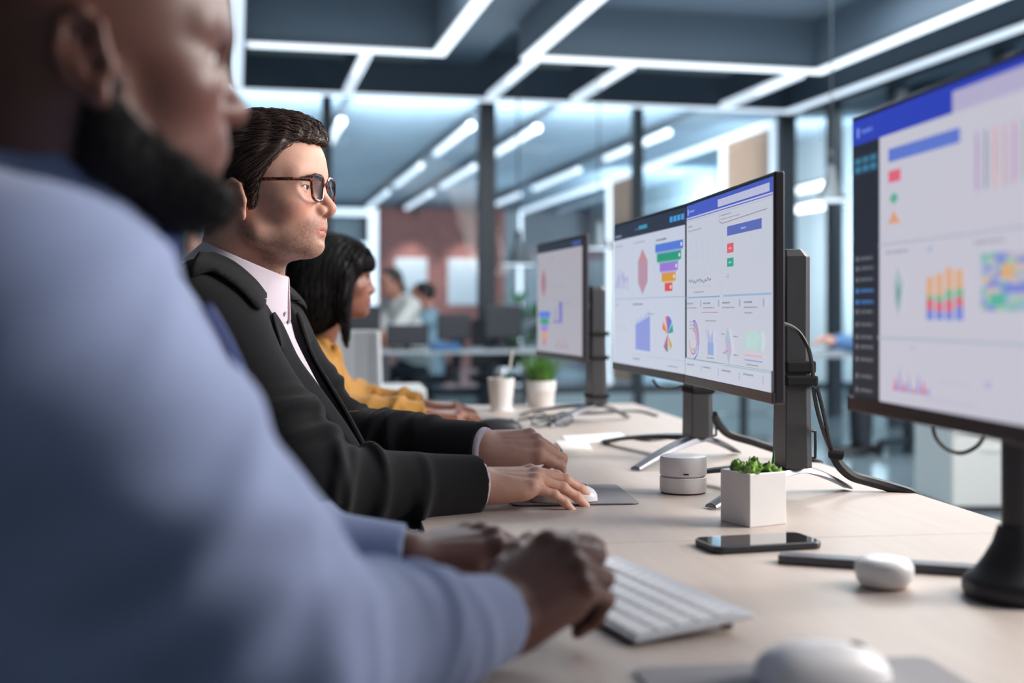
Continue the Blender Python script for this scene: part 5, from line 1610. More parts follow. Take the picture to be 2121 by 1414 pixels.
    def jacket0(p):
        d = T.field(p, .017)
        d = smin(d, chain(p, [Rs, Re, Rw + u2 * .004], [.066, .058, .0445], .02), .035)
        d = smin(d, chain(p, [Ls, Le, Lw + v2 * .004], [.066, .058, .0445], .02), .035)
        q = T.loc(p)
        d = d - folds(p, seg) - .0018 * wave_noise(p, 38, 2)
        for A_, B_, it in FS: d = d - sleeve_folds(p, A_, B_, it)
        return d
    fx = lambda q: q[:, 0]
    def jacket(p):
        d = jacket0(p); q = T.loc(p)
        # front opening: a wedge that closes low on the chest, the left front edge below
        half_w = np.clip(.086 + (q[:, 2] + .02) * .335, -.02, .096)
        wedge = np.maximum(np.abs(q[:, 1] - .004) - half_w, .01 - q[:, 0])
        d = smax(d, -wedge, .004)
        slit = np.maximum(np.abs(q[:, 1] + .004) - .0016, np.maximum(.06 - q[:, 0], q[:, 2] + .22))
        d = smax(d, -slit, .003)
        d = smax(d, -cone(p, hd.wor((0, 0, -.03)), T.wor((-.010, 0, -.02))[0], .074, .074), .006)
        for (E, W, u) in ((Re, Rw, u2), (Le, Lw, v2)):
            cut = np.where(np.linalg.norm(p - W, axis=1) < .14, half(p, W + u * .001, u), -1.0)
            d = np.maximum(d, cut)
        return np.maximum(d, .60 - p[:, 2])
    lo2, hi2 = Pn.bounds(); lo2[2] = .58; lo2[:2] -= .02; hi2[:2] += .02; hi2[2] = 1.16
    V, F = mesh_of(jacket, lo2, hi2, .0034)
    jk = link('jacket', V, F, CLOTH, base, body)
    # collar and lapels
    def shell_f(p):
        d = T.field(p, .017)
        d = smin(d, chain(p, [Rs, Re], [.066, .058]), .035); d = smin(d, chain(p, [Ls, Le], [.066, .058]), .035)
        neck = cone(p, Ct + n * .02, Ct - n * .10, .060, .118)
        return smin(d, neck, .03)
    LAP = mat('black_wool_lapel', lin(34, 33, 35), .95, var=.16, scale=260, bump=.25, bscale=700, sheen=.05, spec=.2)
    sheet('jacket_collar', shell_f, [(415, 529), (440, 528), (482, 548), (522, 582), (546, 612), (541, 640), (526, 641), (500, 612), (470, 588), (435, 570), (398, 578), (402, 550)], 1.3, 2.2, .007, .003, CLOTH, base, jk, res=6, corners=(0, 1, 4, 5, 10))
    near_collar = bpy.data.objects[[c.name for c in jk.children if c.name.startswith('jacket_collar')][0]]
    Vc = np.array([tuple(v.co) for v in near_collar.data.vertices]) + base; Fc = np.array([tuple(q.vertices) for q in near_collar.data.polygons])
    qc = T.loc(Vc); qc[:, 1] *= -1
    o = link('jacket_collar', T.wor(qc), Fc[:, ::-1], CLOTH, base, jk)
    md = o.modifiers.new('thick', 'SOLIDIFY'); md.thickness = .003; md.offset = 1.0
    for sg in (-1, 1):
        ol = [(.098, -.008), (.118, -.012), (.142, -.034), (.146, -.056), (.116, -.064), (.118, -.102), (.100, -.152), (.068, -.207), (.026, -.262), (.002, -.274), (.012, -.235), (.038, -.160), (.062, -.090), (.082, -.034)]
        sheet('lapel', shell_f, [(y * sg * 1000, z * 1000) for y, z in ol], 0, .5, .0055, .003, LAP, base, jk, res=6, corners=(0, 3, 4, 9),
              rays=lambda u, v: (T.wor(np.stack([np.full(len(u), .30), u / 1000, v / 1000], 1)), -T.R[:, 0]))
    STI = mat('orange_stitch', lin(200, 130, 70), .7)
    pa, _ = trace(jacket0, np.array((723., 743.)), np.array((851., 850.)), 1.5, 2.4)
    pb, _ = trace(jacket0, np.array((728., 735., 741., 746.)), np.array((873., 893., 915., 941.)), 1.5, 2.4)
    for q in (pa,): MB().tube([tuple(v - base + np.array((0, -.0075, .0))) for v in q], .0006, 5).build('stitching', STI, jk)
    # trousers and shoes
    TR = mat('olive_grey_trousers', lin(72, 72, 66), .9, var=.1, scale=200, bump=.1)
    hip = np.array((M[0] + .07, M[1] - .03, .545))
    kn = [hip + np.array((.43, -.08, -.015)), hip + np.array((.43, .14, -.015))]
    an = [kn[0] + np.array((-.03, 0, -.42)), kn[1] + np.array((-.03, 0, -.42))]
    V, F = mesh_of(legs_field(hip, kn, an, .095, [.092, .068, .050]), hip - np.array((.22, .32, .50)), hip + np.array((.56, .34, .17)), .009)
    link('trousers', V, F, TR, base, body)
    SH_ = mat('brown_shoe_leather', lin(60, 44, 36), .35)
    for a in an: shoe((a[0] - .01, a[1]), 0, SH_, body, base)
    # hair
    HAIR = mat('dark_brown_hair', lin(72, 54, 47), .5, var=.35, scale=50, spec=.5, bump=.2, bscale=300)
    face = [(.25, .094), (.106, .093), (.080, .094), (.066, .078), (.052, .058), (.036, .038), (.028, .012), (.025, -.012), (.010, -.013), (.008, .012), (-.006, .036), (-.026, .034), (-.036, .0), (-.040, -.036), (-.060, -.052), (-.075, -.060), (-.14, -.066), (-.14, -.25), (.25, -.25)]
    def hair(p):
        q = hd.loc(p)
        cap = ell(q, (.002, 0, .050), (.1055, .0815, .0905))
        side = smin(cap, hd.skull(q) - .0065, .01)
        top = ell(q, (.030, .004, .096), (.080, .058, .044))
        quiff = ell(q, (.068, -.004, .104), (.035, .046, .0235), np.array(Matrix.Rotation(math.radians(-10), 3, 'Y')))
        d = smin(side, smin(top, quiff, .02), .02)
        dir_ = q[:, 1] * 1.0 + q[:, 0] * .42 - (q[:, 2]) * .55
        dir2 = q[:, 1] * .5 - q[:, 0] * .75 - q[:, 2] * .9
        d = d - .0015 * np.sin(dir_ * 330 + .7 * wave_noise(q, 30, 4)) * np.clip((q[:, 2] - .03) / .04, 0, 1)
        ear_cut = ell(np.stack([q[:, 0], np.abs(q[:, 1]), q[:, 2]], 1), (.002, .084, -.001), (.021, .022, .036))
        d = smax(d, -poly2(q[:, 0], q[:, 2], face), .006)
        return smax(d, -ear_cut, .004)
    hl, hh = hd.wor((-.14, 0, -.1)), None
    lo2, hi2 = hd.box(); V, F = mesh_of(hair, lo2 - .01, hi2 + .02, .0018, 0)
    def flow(p):
        q = hd.loc(p[None])[0]
        top = np.clip((q[2] - .05) / .05, 0, 1)
        d = np.array((-.95, -.35 * top * (1 if q[1] < .03 else -.6), .25 * (q[0] > .07) - .75 * (1 - top)))
        return hd.R @ d
    VF2 = strands('hair', V, F, flow, 5200, .070, .00062, None, base, None, 5, .0016, 9, wob=.30)
    V2, F2 = join_np((V, F), VF2)
    link('hair', V2, F2, HAIR, base, body)
    # eyebrows
    def brow_strands(P_, m, n=150, y0=.014, y1=.050, r=.0005, zz=.0355):
        R = random.Random(2); vs, fs = [], []
        for sy in (-1, 1):
            for i in range(n):
                t = R.random(); y = y0 + (y1 - y0) * t; z = zz + .003 * math.sin(PI * min(1, t * 1.1)) + R.uniform(-.0025, .0025) * (1 - .5 * t); 
                x = .13
                for _ in range(24):
                    v = P_.h.field(P_.h.wor((x, y * sy, z))[None])[0]
                    if v < .0002: break
                    x -= v * .9
                q = np.array((x + .0006, y * sy, z)); e = q + np.array((-.004 * t - .001, .006 * sy, .0025 * (1 - 1.6 * t)))
                b = len(vs)
                for c_, rr in ((q, r), ((q + e) / 2 + np.array((.0012, 0, 0)), r), (e + np.array((.0004, 0, 0)), r * .3)):
                    for k in range(3): a = 2.094 * k; vs.append(P_.h.wor(c_ + np.array((math.cos(a) * rr, 0, math.sin(a) * rr))) - base)
                for k in range(2):
                    for a in range(3): c2 = (a + 1) % 3; fs.append((b + k * 3 + a, b + k * 3 + c2, b + k * 3 + 3 + c2, b + k * 3 + 3 + a))
        np_mesh('eyebrows', np.array(vs), np.array(fs), m, body)
    brow_strands(Pn, HAIR)
    # glasses
    gl = bpy.data.objects.new('eyeglasses', None); C.objects.link(gl); gl.parent = body
    TORT = mat('tortoiseshell', lin(52, 30, 24), .18, var=.5, scale=160, coat=.5)
    nt = TORT.node_tree; rp = nt.nodes.new('ShaderNodeValToRGB'); nz = [x for x in nt.nodes if x.type == 'TEX_NOISE'][0]
    rp.color_ramp.elements[0].position = .46; rp.color_ramp.elements[0].color = (*lin(30, 20, 20), 1); rp.color_ramp.elements[1].position = .62; rp.color_ramp.elements[1].color = (*lin(150, 70, 36), 1)
    nt.links.new(nz.outputs['Fac'], rp.inputs['Fac']); nt.links.new(rp.outputs['Color'], nt.nodes['Principled BSDF'].inputs['Base Color'])
    fx_ = lambda y: .1150 - 1.0 * y * y
    def rimp(sy, a, kx=.0245, kz=.0195):
        ca, sa = math.cos(a), math.sin(a); e = .62
        yy = .0325 + kx * math.copysign(abs(ca) ** e, ca); z = .020 + kz * math.copysign(abs(sa) ** e, sa) + (.001 if sa > 0 else 0)
        if sa < 0: yy += (yy - .0325) * -.10
        return np.array((fx_(yy) , sy * yy, z))
    m = MB()
    for sy in (-1, 1):
        m.tube([hd.wor(rimp(sy, a)) - base for a in np.linspace(0, 2 * PI, 40)[:-1]], .0022, 8, closed=True)
        m.tube([hd.wor(rimp(sy, a, .0252, .0202)) - base for a in np.linspace(.25, 2.9, 20)], .0022, 8)
        m.tube([hd.wor(q) - base for q in (rimp(sy, .35), np.array((fx_(.058) - .001, sy * .0605, .030)), np.array((.085, sy * .069, .031)))], .0024, 8)
    m.tube([hd.wor(q) - base for q in bez([(fx_(.010) , -.0095, .026), (.1175, 0, .0295), (fx_(.010), .0095, .026)], 5)], .0022, 8)
    m.build('frame', TORT, gl, smooth=True)
    for sy in (-1, 1):
        pts = bez([(.088, sy * .0688, .031), (.05, sy * .0745, .0300), (.012, sy * .0785, .0285), (-.010, sy * .0800, .026), (-.022, sy * .0800, .012)], 6)
        vs, fs = [], []; pts = [np.array(q) for q in pts]
        for q in pts:
            for dy, dz in ((-.0013, -.0026), (.0013, -.0026), (.0013, .0026), (-.0013, .0026)): vs.append(hd.wor(q + np.array((0, dy, dz))) - base)
        k = len(pts)
        for i in range(k - 1):
            for a in range(4): b_ = (a + 1) % 4; fs.append((i * 4 + a, i * 4 + b_, (i + 1) * 4 + b_, (i + 1) * 4 + a))
        fs += [(3, 2, 1, 0), tuple((k - 1) * 4 + a for a in range(4))]
        MB().add(vs, fs).build('temple', TORT, gl, bevel=.0006)
        ring = [hd.wor(rimp(sy, a) + np.array((.0004, 0, 0))) - base for a in np.linspace(0, 2 * PI, 40)[:-1]]
        ring2 = [hd.wor(rimp(sy, a) + np.array((-.0012, 0, 0))) - base for a in np.linspace(0, 2 * PI, 40)[:-1]]
        nn = len(ring); fs = [tuple(range(nn)), tuple(reversed(range(nn, 2 * nn)))] + [(i, nn + i, nn + (i + 1) % nn, (i + 1) % nn) for i in range(nn)]
        MB().add(ring + ring2, fs).build('lens', glass('spectacle_lens', (.95, .96, .98), .03), gl)
    office_chair((M[0] + .05, M[1] - .03, 0), yaw * .5, DSEAT, 'dark office chair under the man in the dark jacket')
    return Pn
# ---------------------------------------------------------------- the man in the blue shirt, nearest the camera
def man_blue():
    yawh = math.radians(21)
    hd = Head((-.200, .905, 1.199), yaw=yawh, pitch=math.radians(-3), size=1.0, nose_w=1.30, lips=1.5, jaw=1.04, wide=1.03, nose_tip=-.002, brow=1.15)
    yaw = math.radians(4)
    T = Torso((-.222, .935, 1.055), yaw, lean=-.14, width=1.16, deep=1.08, belly=1.12)
    l = T.R[:, 1]; M = T.M
    Rs = P(92, 642, .735); Ls = M + l * .188 + np.array((.01, 0, -.035))
    Re, Rw = P(575, 1378, .79), P(1018, 1284, 1.02)
    Le, Lw = np.array((-.20, 1.25, .80)), P(836, 1164, 1.21)
    kR = P(1228, 1128, 1.085) - Rw
    rh = Hand(Rw, kR / np.linalg.norm(kR), (-.25, -.70, .80), +1,
              ((38, 5, 3), (44, 60, 40), (50, 68, 45), (54, 68, 45)), spread=(5, 1, -4, -9), size=1.04, slim=1.08)
    kL = P(1135, 1092, 1.27) - Lw
    lh = Hand(Lw, kL / np.linalg.norm(kL), (-.10, -.25, 1), -1,
              ((34, 42, 24), (36, 46, 26), (38, 48, 26), (38, 44, 24)), spread=(5, 1, -4, -9), size=1.04, slim=1.08)
    Pn = Person(hd, T, [(Rs, Re, Rw), (Ls, Le, Lw)], [rh, lh], neck_r=.064, arm_r=(.062, .052, .048, .033))
    base = np.array((M[0], M[1], .0))
    lo, hi = Pn.bounds(); lo[2] = max(lo[2], .50)
    V, F = mesh_of(Pn.body, lo, hi, .0028)
    col = skin_colours(Pn, V, (98, 62, 52), (120, 76, 70), (120, 72, 62), nail=(150, 112, 104), ear_red=.08)
    body = link('person', V, F, mat('skin_dark', (1, 1, 1), .42, var=.07, scale=90, bump=.12, bscale=700, attr=True, sss=.06, spec=.45), base, None, col)
    tag(body, 'bald bearded man in a light blue shirt typing, nearest the camera', 'person')
    eyes(Pn, base, body, (48, 30, 24))
    # beard and moustache
    reg = [(.004, .004), (.017, .002), (.026, -.024), (.050, -.042), (.078, -.054), (.098, -.062), (.112, -.069), (.15, -.074), (.16, -.09), (.14, -.13), (.04, -.14), (.012, -.10), (-.004, -.06)]
    def beard(p):
        q = hd.loc(p); m = np.stack([q[:, 0], np.abs(q[:, 1]), q[:, 2]], 1)
        d = hd.base(q) - .0065
        d = smin(d, cone(m, (.030, .044, -.052), (.086, .012, -.070), .020, .022), .02)
        d = smin(d, ell(q, (.084, 0, -.076), (.036, .036, .026)), .02)
        d = d - .0012 * wave_noise(q, 380, 6) - .0008 * wave_noise(q, 700, 7)
        d = smax(d, poly2(q[:, 0], q[:, 2], reg) , .010)
        return d * hd.k
    lo2, hi2 = hd.box(); lo2[2] -= .04
    BEARD = mat('black_beard_hair', lin(16, 13, 14), .85, var=.3, scale=200, spec=.25)
    V, F = mesh_of(beard, lo2, hi2, .0022, 0)
    def flow(p): return hd.R @ np.array((.35, 0, -.9))
    VF2 = strands('beard', V, F, flow, 2200, .012, .0005, None, base, None, 8, .0022, 4, wob=.6)
    link('beard', *join_np((V, F), VF2), BEARD, base, body)
    R_ = random.Random(2)
    # shirt
    BLUE = mat('light_blue_shirt', lin(132, 144, 180), .8, var=.03, scale=60, bump=.12, bscale=1500, sheen=.15)
    u1, u2 = (Re - Rs) / np.linalg.norm(Re - Rs), (Rw - Re) / np.linalg.norm(Rw - Re)
    v2 = (Lw - Le) / np.linalg.norm(Lw - Le)
    R = random.Random(21); seg = []; camd = np.array((.25, -1, .25))
    for (S, E, W) in ((Rs, Re, Rw), (Ls, Le, Lw)):
        a1 = (E - S) / np.linalg.norm(E - S); a2 = (W - E) / np.linalg.norm(W - E)
        s1 = np.cross(a1, camd); s1 /= np.linalg.norm(s1); s2 = np.cross(a2, camd); s2 /= np.linalg.norm(s2)
        for k in range(10):
            t = R.uniform(.05, .95); c = S + (E - S) * t + camd * .055; w = R.uniform(.04, .07)
            seg.append((c + s1 * w + a1 * .03, c - s1 * w - a1 * .03, .020, R.uniform(.008, .014)))
        for k in range(8):
            t = R.uniform(.02, .7); c = E + (W - E) * t + camd * .04; w = R.uniform(.03, .05)
            seg.append((c + s2 * w, c - s2 * w + a2 * R.uniform(-.04, .04), .014, R.uniform(.006, .011)))
    FS = [(S, E, sleeve_set(R, np.linalg.norm(E - S), 11, .0, 1.05, (.014, .026), (.006, .013), .06)) for S, E in ((Rs, Re), (Ls, Le))] + [(E, W, sleeve_set(R, np.linalg.norm(W - E), 12, -.12, .75, (.009, .017), (.005, .010))) for E, W in ((Re, Rw), (Le, Lw))]
    wr = T.wor; seg = []
    for k in range(7):
        z = -.10 - .055 * k
        seg.append((wr((R.uniform(-.10, -.02), -.19, z))[0], wr((R.uniform(.08, .13), -.12, z - R.uniform(.02, .07)))[0], .018, R.uniform(.008, .014)))
    def shirt(p):
        d = T.field(p, .012)
        d = smin(d, chain(p, [Rs, Re, Rw], [.076, .068, .036], .02), .04)
        d = smin(d, chain(p, [Ls, Le, Lw], [.080, .060, .037], .02), .04)
        d = d - folds(p, seg) - .0025 * wave_noise(p, 30, 4)
        for A_, B_, it in FS: d = d - sleeve_folds(p, A_, B_, it)
        for W, u in ((Rw, u2), (Lw, v2)):
            c = cone(p, W - u * .058, W + u * .002, .0395, .0375); c = np.maximum(c, np.maximum(half(p, W, u), half(p, W - u * .056, -u)))
            d = smin(d, c, .004)
            d = np.maximum(d, np.where(np.linalg.norm(p - W, axis=1) < .16, half(p, W, u), -1.0))
        d = smax(d, -cone(p, hd.wor((0, 0, -.03)), wr((-.012, 0, .0))[0], .070, .072), .008)
        return np.maximum(d, .56 - p[:, 2])
    lo2, hi2 = Pn.bounds(); lo2[2] = .54; lo2[:2] -= .025; hi2[:2] += .025; hi2[2] = 1.14
    V, F = mesh_of(shirt, lo2, hi2, .0042)
    sh = link('shirt', V, F, BLUE, base, body)
    Ct = np.array((-.198, .925, 1.137)); n = np.array((.60, .03, .80))
    cf = collar_field(Ct, n, yaw, .0755, flare=.55, drop=.046, point=.030, seed=4)
    V, F = mesh_of(cf, Ct - .14, Ct + .14, .0024)
    link('collar', V, F, BLUE, base, sh)
    # tie
    fw, nn = cf.fw, cf.n
    def tie(p):
        q = T.loc(p)
        k0 = Ct + fw * .078 - nn * .012; k1 = Ct + fw * .098 - nn * .050
        d = cone(p, k0, k1, .019, .012)
        w = .018 + np.clip(-q[:, 2] - .04, 0, .4) * .06
        st = np.maximum(np.abs(T.field(p, .016)) - .003, np.maximum(np.abs(q[:, 1]) - w, np.maximum(.02 - q[:, 0], np.maximum(q[:, 2] + .02, -.42 - q[:, 2]))))
        return smin(d, st, .006)
    lo3 = T.wor((-.05, -.06, -.44))[0]; hi3 = T.wor((.22, .06, .06))[0]
    V, F = mesh_of(tie, np.minimum(lo3, hi3) - .03, np.maximum(lo3, hi3) + .04, .003)
    link('tie', V, F, mat('navy_blue_tie', lin(48, 66, 132), .6, var=.05, scale=300), base, body)
    # trousers, shoes, chair
    TR = mat('navy_trousers', lin(34, 40, 58), .9, var=.1, scale=200, bump=.1)
    hip = np.array((M[0] - .03, M[1], .545)); kn = [hip + np.array((.45, -.11, -.015)), hip + np.array((.45, .11, -.015))]
    an = [k + np.array((-.02, 0, -.42)) for k in kn]
    V, F = mesh_of(legs_field(hip, kn, an, .10, [.098, .072, .052]), hip - np.array((.24, .34, .50)), hip + np.array((.58, .34, .17)), .010)
    link('trousers', V, F, TR, base, body)
    for a in an: shoe((a[0] - .01, a[1]), 0, mat('black_shoe_leather', lin(26, 24, 26), .3), body, base)
    office_chair((M[0] - .04, M[1], 0), 0, DSEAT, 'dark office chair under the man in the blue shirt')
    return Pn

# ---------------------------------------------------------------- the woman in the mustard blouse
def woman():
    hd = Head(P(681, 590, 3.16), yaw=math.radians(2), pitch=math.radians(-2), size=.95, nose=.9, nose_w=1.15, lips=1.35, jaw=.90, wide=.96, brow=.5, nose_tip=-.004)
    yaw = math.radians(-8)
    T = Torso(np.array((-.105, 3.215, .915)), yaw, lean=-.06, size=.93, width=.94, deep=.90, belly=.9, bust=1)
    l = T.R[:, 1]; M = T.M
    Rs = M - l * .150 + np.array((0, 0, -.035)); Ls = M + l * .150 + np.array((0, 0, -.035))
    Re, Rw = np.array((-.03, 2.985, .775)), P(884, 866, 3.02)
    Le, Lw = np.array((-.02, 3.33, .78)), P(880, 846, 3.24)
    rh = Hand(Rw, (.98, .03, .06), (.0, -.12, 1), +1, ((20, 24, 16), (22, 26, 16), (24, 26, 16), (26, 24, 14)), spread=(5, 1, -4, -9), size=.93, slim=.88)
    lh = Hand(Lw, (.98, -.12, .05), (.0, -.2, 1), -1, ((22, 30, 18), (24, 32, 18), (26, 32, 18), (28, 30, 16)), spread=(5, 1, -4, -9), size=.93, slim=.88)
    Pn = Person(hd, T, [(Rs, Re, Rw), (Ls, Le, Lw)], [rh, lh], neck_r=.049, arm_r=(.044, .038, .036, .025))
    base = np.array((M[0], M[1], 0.))
    lo, hi = Pn.bounds(); lo[2] = max(lo[2], .48)
    V, F = mesh_of(Pn.body, lo, hi, .0026)
    col = skin_colours(Pn, V, (134, 88, 72), (150, 78, 78), (140, 82, 70), nail=(244, 240, 238), ear_red=.05)
    body = link('person', V, F, mat('skin_brown', (1, 1, 1), .42, var=.06, scale=90, bump=.1, bscale=700, attr=True, sss=.08, spec=.45), base, None, col)
    tag(body, 'woman in a mustard blouse with straight black hair and fringe', 'person')
    eyes(Pn, base, body, (50, 32, 26))
    # hair
    HAIR = mat('black_straight_hair', lin(24, 20, 22), .5, var=.3, scale=60, spec=.25)
    def hair(p):
        q = hd.loc(p); m = np.stack([q[:, 0], np.abs(q[:, 1]), q[:, 2]], 1)
        cap = ell(q, (.000, 0, .048), (.112, .088, .096))
        curt = ell(m, (-.030, .052, -.02), (.078, .046, .110))
        back = ell(q, (-.055, 0, -.03), (.058, .088, .115))
        fr = ell(m, (.078, .02, .062), (.036, .056, .040))
        lock = chain(m, [(.046, .078, .03), (.042, .082, -.04), (.044, .080, -.09), (.056, .072, -.165)], [.016, .018, .013, .003])
        d = smin(smin(cap, curt, .03), smin(back, smin(fr, lock, .02), .02), .03)
        d = d - .0018 * np.sin((m[:, 0] * 1.0 + m[:, 1] * .8) * 420 + 1.5 * wave_noise(q, 24, 4))
        face = [(.20, .050), (.112, .045), (.090, .040), (.078, .026), (.066, .004), (.060, -.03), (.058, -.09), (.062, -.20), (.20, -.20)]
        d = smax(d, -np.maximum(poly2(q[:, 0], q[:, 2], face), m[:, 1] - .0715), .008)
        return d * hd.k
    lo2, hi2 = hd.box(); lo2[2] -= .16; lo2[:2] -= .03
    V, F = mesh_of(hair, lo2, hi2 + .03, .003, 0)
    def flow(p):
        q = hd.loc(p[None])[0]; f = np.clip((q[0] - .02) / .05, 0, 1) * np.clip((q[2] - .03) / .04, 0, 1)
        return hd.R @ np.array((.9 * f - .2 * (1 - f), np.sign(q[1]) * .25 * (1 - f), -.9 + .2 * f))
    VF2 = strands('hair', V, F, flow, 3000, .10, .0008, None, base, None, 5, .0018, 9, wob=.12)
    link('hair', *join_np((V, F), VF2), HAIR, base, body)
    # blouse
    MUST = mat('mustard_blouse', lin(172, 120, 36), .75, var=.05, scale=60, bump=.1, bscale=900, sheen=.2)
    u2 = (Rw - Re) / np.linalg.norm(Rw - Re); v2 = (Lw - Le) / np.linalg.norm(Lw - Le)
    R = random.Random(5); seg = []; camd = np.array((.2, -1, .2))
    for (S, E, W) in ((Rs, Re, Rw), (Ls, Le, Lw)):
        a2 = (W - E) / np.linalg.norm(W - E); s2 = np.cross(a2, camd); s2 /= np.linalg.norm(s2)
        for k in range(8):
            t = R.uniform(.05, .9); c = E + (W - E) * t + camd * .035; seg.append((c + s2 * .035, c - s2 * .03 + a2 * R.uniform(-.03, .03), .010, R.uniform(.003, .006)))
    FS = [(E, W, sleeve_set(R, np.linalg.norm(W - E), 12, .0, .9)) for E, W in ((Re, Rw), (Le, Lw))]; seg = []
    for k in range(6):
        y = -.15 + .045 * k; seg.append((T.wor((.10, y, -.03))[0], T.wor((.16, y * .9, -.34))[0], .010, .005))
    def blouse(p):
        d = T.field(p, .010)
        d = smin(d, chain(p, [Rs, Re, Rw], [.062, .056, .040], .02), .035)
        d = smin(d, chain(p, [Ls, Le, Lw], [.062, .056, .040], .02), .035)
        d = d - folds(p, seg) - .002 * wave_noise(p, 34, 4)
        for A_, B_, it in FS: d = d - sleeve_folds(p, A_, B_, it)
        for W, u in ((Rw, u2), (Lw, v2)):
            d = np.maximum(d, np.where(np.linalg.norm(p - W, axis=1) < .13, half(p, W - u * .012, u), -1.0))
        nk = T.wor((.015, 0, .06))[0]
        ruff = np.maximum(np.abs(cone(p, T.wor((.0, 0, -.01))[0], nk, .066, .056)) - .003, np.maximum(half(p, nk, (.25, 0, 1)), half(p, T.wor((0, 0, -.02))[0], (0, 0, -1))))
        bow = chain(p, [T.wor((.068, -.02, .022))[0], T.wor((.085, 0, .006))[0], T.wor((.094, -.012, -.045))[0]], [.012, .013, .010])
        bow = np.minimum(bow, chain(p, [T.wor((.080, .0, .006))[0], T.wor((.086, -.032, .022))[0], T.wor((.080, -.040, -.004))[0]], [.008, .011, .006]))
        d = smax(d, -cone(p, hd.wor((0, 0, -.05)), T.wor((0, 0, .0))[0], .053, .055), .006)
        return smin(d, smin(ruff, bow, .006), .006)
    lo2, hi2 = Pn.bounds(); lo2[2] = .50; hi2[2] = 1.06; lo2[:2] -= .02; hi2[:2] += .02
    V, F = mesh_of(blouse, lo2, hi2, .0042)
    link('blouse', V, F, MUST, base, body)
    # ring on the right hand
    pts, rr = rh.fing[2]; c = pts[0] * .45 + pts[1] * .55; dv = pts[1] - pts[0]; dv /= np.linalg.norm(dv)
    a1 = np.cross(dv, (0, 1, 0)); a1 /= np.linalg.norm(a1); a2 = np.cross(dv, a1)
    MB().tube([rh.wor(c + (a1 * math.cos(t) + a2 * math.sin(t)) * rr[0] * 1.0)[0] - base for t in np.linspace(0, 2 * PI, 20)[:-1]], .0016, 6, closed=True).build('ring', mat('gold', lin(230, 196, 130), .2, metal=1.0), body, smooth=True)
    hip = np.array((M[0] - .03, M[1], .54)); kn = [hip + np.array((.41, -.09, -.015)), hip + np.array((.41, .09, -.015))]
    an = [k + np.array((-.02, 0, -.42)) for k in kn]
    V, F = mesh_of(legs_field(hip, kn, an, .09, [.085, .062, .045]), hip - np.array((.22, .30, .50)), hip + np.array((.54, .30, .17)), .012)
    link('trousers', V, F, mat('charcoal_trousers', lin(46, 46, 50), .9, var=.1, scale=200), base, body)
    for a in an: shoe((a[0] - .01, a[1]), 0, mat('black_shoe_leather', lin(26, 24, 26), .3), body, base)
    office_chair((M[0] - .04, M[1], 0), 0, DSEAT, 'dark office chair under the woman in the mustard blouse')
    return Pn

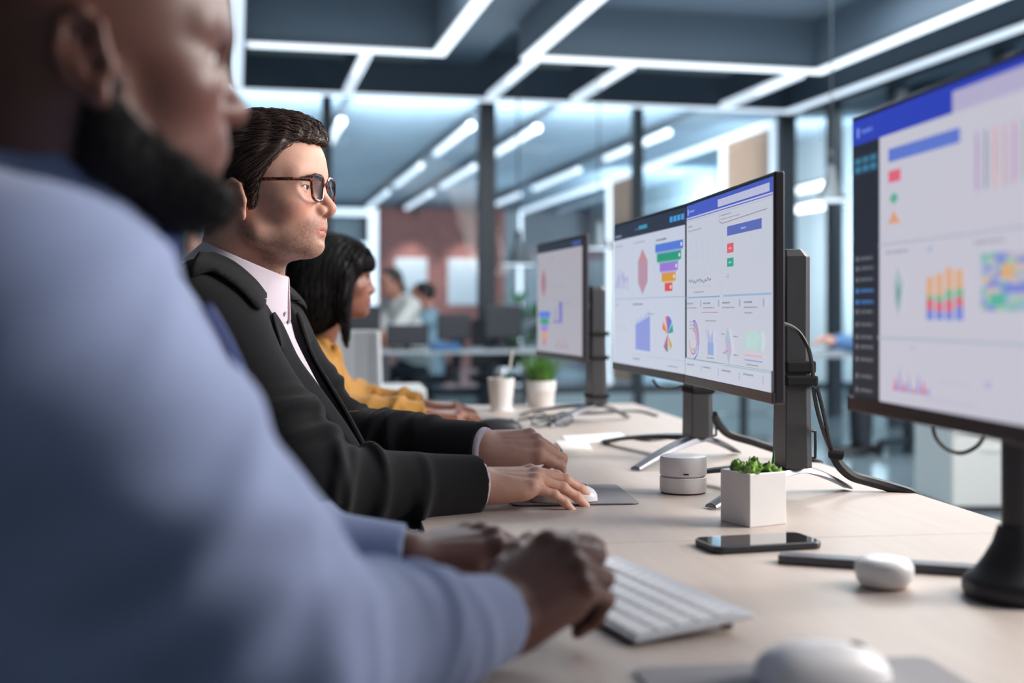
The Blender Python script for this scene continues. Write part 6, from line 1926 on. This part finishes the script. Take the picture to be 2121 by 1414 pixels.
# ---------------------------------------------------------------- colleagues far behind
def colleague(hp, face, lean, label, skin, top, hair_c, reach, long_hair=False, seated=False, size=1.0, M=None, trousers=(50, 54, 62), pitch=0.0):
    """face: heading; reach: spots of the right and left hands"""
    hd = Head(hp, yaw=face, pitch=pitch, size=size)
    f = np.array((math.cos(face), math.sin(face), 0)); l = np.array((-f[1], f[0], 0))
    M = np.asarray(hp) - f * (.03 + .16 * lean) + np.array((0, 0, -.175 + .05 * lean)) if M is None else np.asarray(M, float)
    T = Torso(M, face, lean=lean, size=size, width=1.0)
    arms, hands = [], []
    for sgn, W in zip((-1, 1), reach):
        S = M + l * sgn * .17 * size + np.array((0, 0, -.035)); W = np.asarray(W, float)
        E = (S + W) / 2 + np.array((0, 0, -.09)) + l * sgn * .06
        arms.append((S, E, W)); u = (W - E) / np.linalg.norm(W - E)
        hands.append(Hand(W, u, (0, 0, 1) if abs(u[2]) < .8 else f, -sgn, ((25, 30, 20),) * 4, size=size))
    Pn = Person(hd, T, arms, hands)
    hipc = T.wor((0, 0, -.50))[0]
    base = np.array((hipc[0], hipc[1], 0.))
    lo, hi = Pn.bounds()
    V, F = mesh_of(Pn.body, lo, hi, .0065)
    col = skin_colours(Pn, V, skin, (170, 100, 96), skin)
    body = link('person', V, F, skin_mat('skin_far'), base, None, col); tag(body, label, 'person')
    def hair(p):
        q = hd.loc(p); d = ell(q, (-.004, 0, .052), (.106, .084, .092))
        if long_hair: d = smin(d, ell(q, (-.055, 0, -.05), (.05, .075, .12)), .03)
        return smax(d, -poly2(q[:, 0], q[:, 2], [(.3, .08), (.07, .075), (.03, .03), (.02, -.02), (-.03, -.04), (-.05, -.3), (.3, -.3)]), .01)
    a, b = hd.box(); a[2] -= .12
    V, F = mesh_of(hair, a - .02, b + .03, .006, 0)
    link('hair', V, F, mat('hair_%d_%d' % hair_c[:2], lin(*hair_c), .5, var=.2), base, body)
    def shirt(p):
        d = T.field(p, .014)
        for (S, E, W) in arms: d = smin(d, chain(p, [S, E, W], [.068, .058, .045], .02), .04)
        for (S, E, W) in arms:
            u = (W - E) / np.linalg.norm(W - E); d = np.maximum(d, np.where(np.linalg.norm(p - W, axis=1) < .13, half(p, W - u * .02, u), -1.0))
        return smax(d, -cone(p, hd.wor((0, 0, -.04)), T.wor((0, 0, 0))[0], .064, .064), .008)
    V, F = mesh_of(shirt, lo - .03, hi + .03, .008)
    link('shirt', V, F, mat('top_%d_%d_%d' % top, lin(*top), .85, var=.08, scale=20), base, body)
    lg = []
    for sgn in (-1, 1):
        h = hipc + l * sgn * .09
        if seated: k = h + f * .42; a_ = k + np.array((0, 0, .09 - k[2]))
        else: k = np.array((h[0], h[1], h[2] * .54)) + f * .03; a_ = np.array((h[0], h[1], .09))
        lg.append((h, k, a_))
    def legs(p):
        d = ell(p, hipc, (.16, .16, .12))
        for h, k, a_ in lg: d = smin(d, chain(p, [h, k, a_], [.088, .062, .048], .03), .03)
        return d
    pts = np.array([q for t in lg for q in t]); V, F = mesh_of(legs, pts.min(0) - .19, pts.max(0) + .19, .014)
    link('trousers', V, F, mat('trousers_%d_%d_%d' % trousers, lin(*trousers), .9), base, body)
    for h, k, a_ in lg: shoe((a_[0], a_[1]), face, mat('black_shoe_leather', lin(26, 24, 26), .3), body, base)
    return body
man_jacket()
man_blue()
woman()
h = P(812, 588, 10.15)
colleague(tuple(h), math.radians(212), .30, 'woman in a pale grey top with dark hair, leaning over the far desk', (196, 140, 122), (232, 232, 228), (58, 44, 40),
          (P(800, 702, 9.85), P(760, 700, 9.8)), long_hair=True, pitch=math.radians(-18), trousers=(70, 74, 82))
h = P(877, 616, 10.8)
sb = colleague(tuple(h), math.radians(170), .10, 'seated man in a light blue shirt with black hair beside the leaning woman', (206, 146, 126), (150, 182, 200), (30, 28, 30),
          (P(835, 700, 10.6), P(830, 695, 11.0)), seated=True)
office_chair((h[0] + .06, h[1], 0), math.radians(170), DSEAT, 'dark office chair under the seated man in the light blue shirt')
h = P(424, 506, 7.4)
colleague(tuple(h), math.radians(186), .0, 'standing colleague with greying hair seen between the two nearest men', (226, 176, 160), (176, 194, 210), (150, 152, 156),
          (np.array(h) + np.array((-.25, -.2, -.5)), np.array(h) + np.array((-.25, .2, -.5))))
h = P(1870, 628, 8.75)
colleague(tuple(h), math.radians(176), .12, 'seated colleague in a blue shirt behind the big right monitor, forearm on the desk', (214, 160, 142), (96, 132, 180), (70, 54, 46),
          (P(1722, 706, 8.75), P(1730, 702, 9.0)), seated=True)
office_chair((h[0] + .07, h[1], 0), math.radians(176), DSEAT, 'dark office chair under the seated colleague behind the big right monitor')
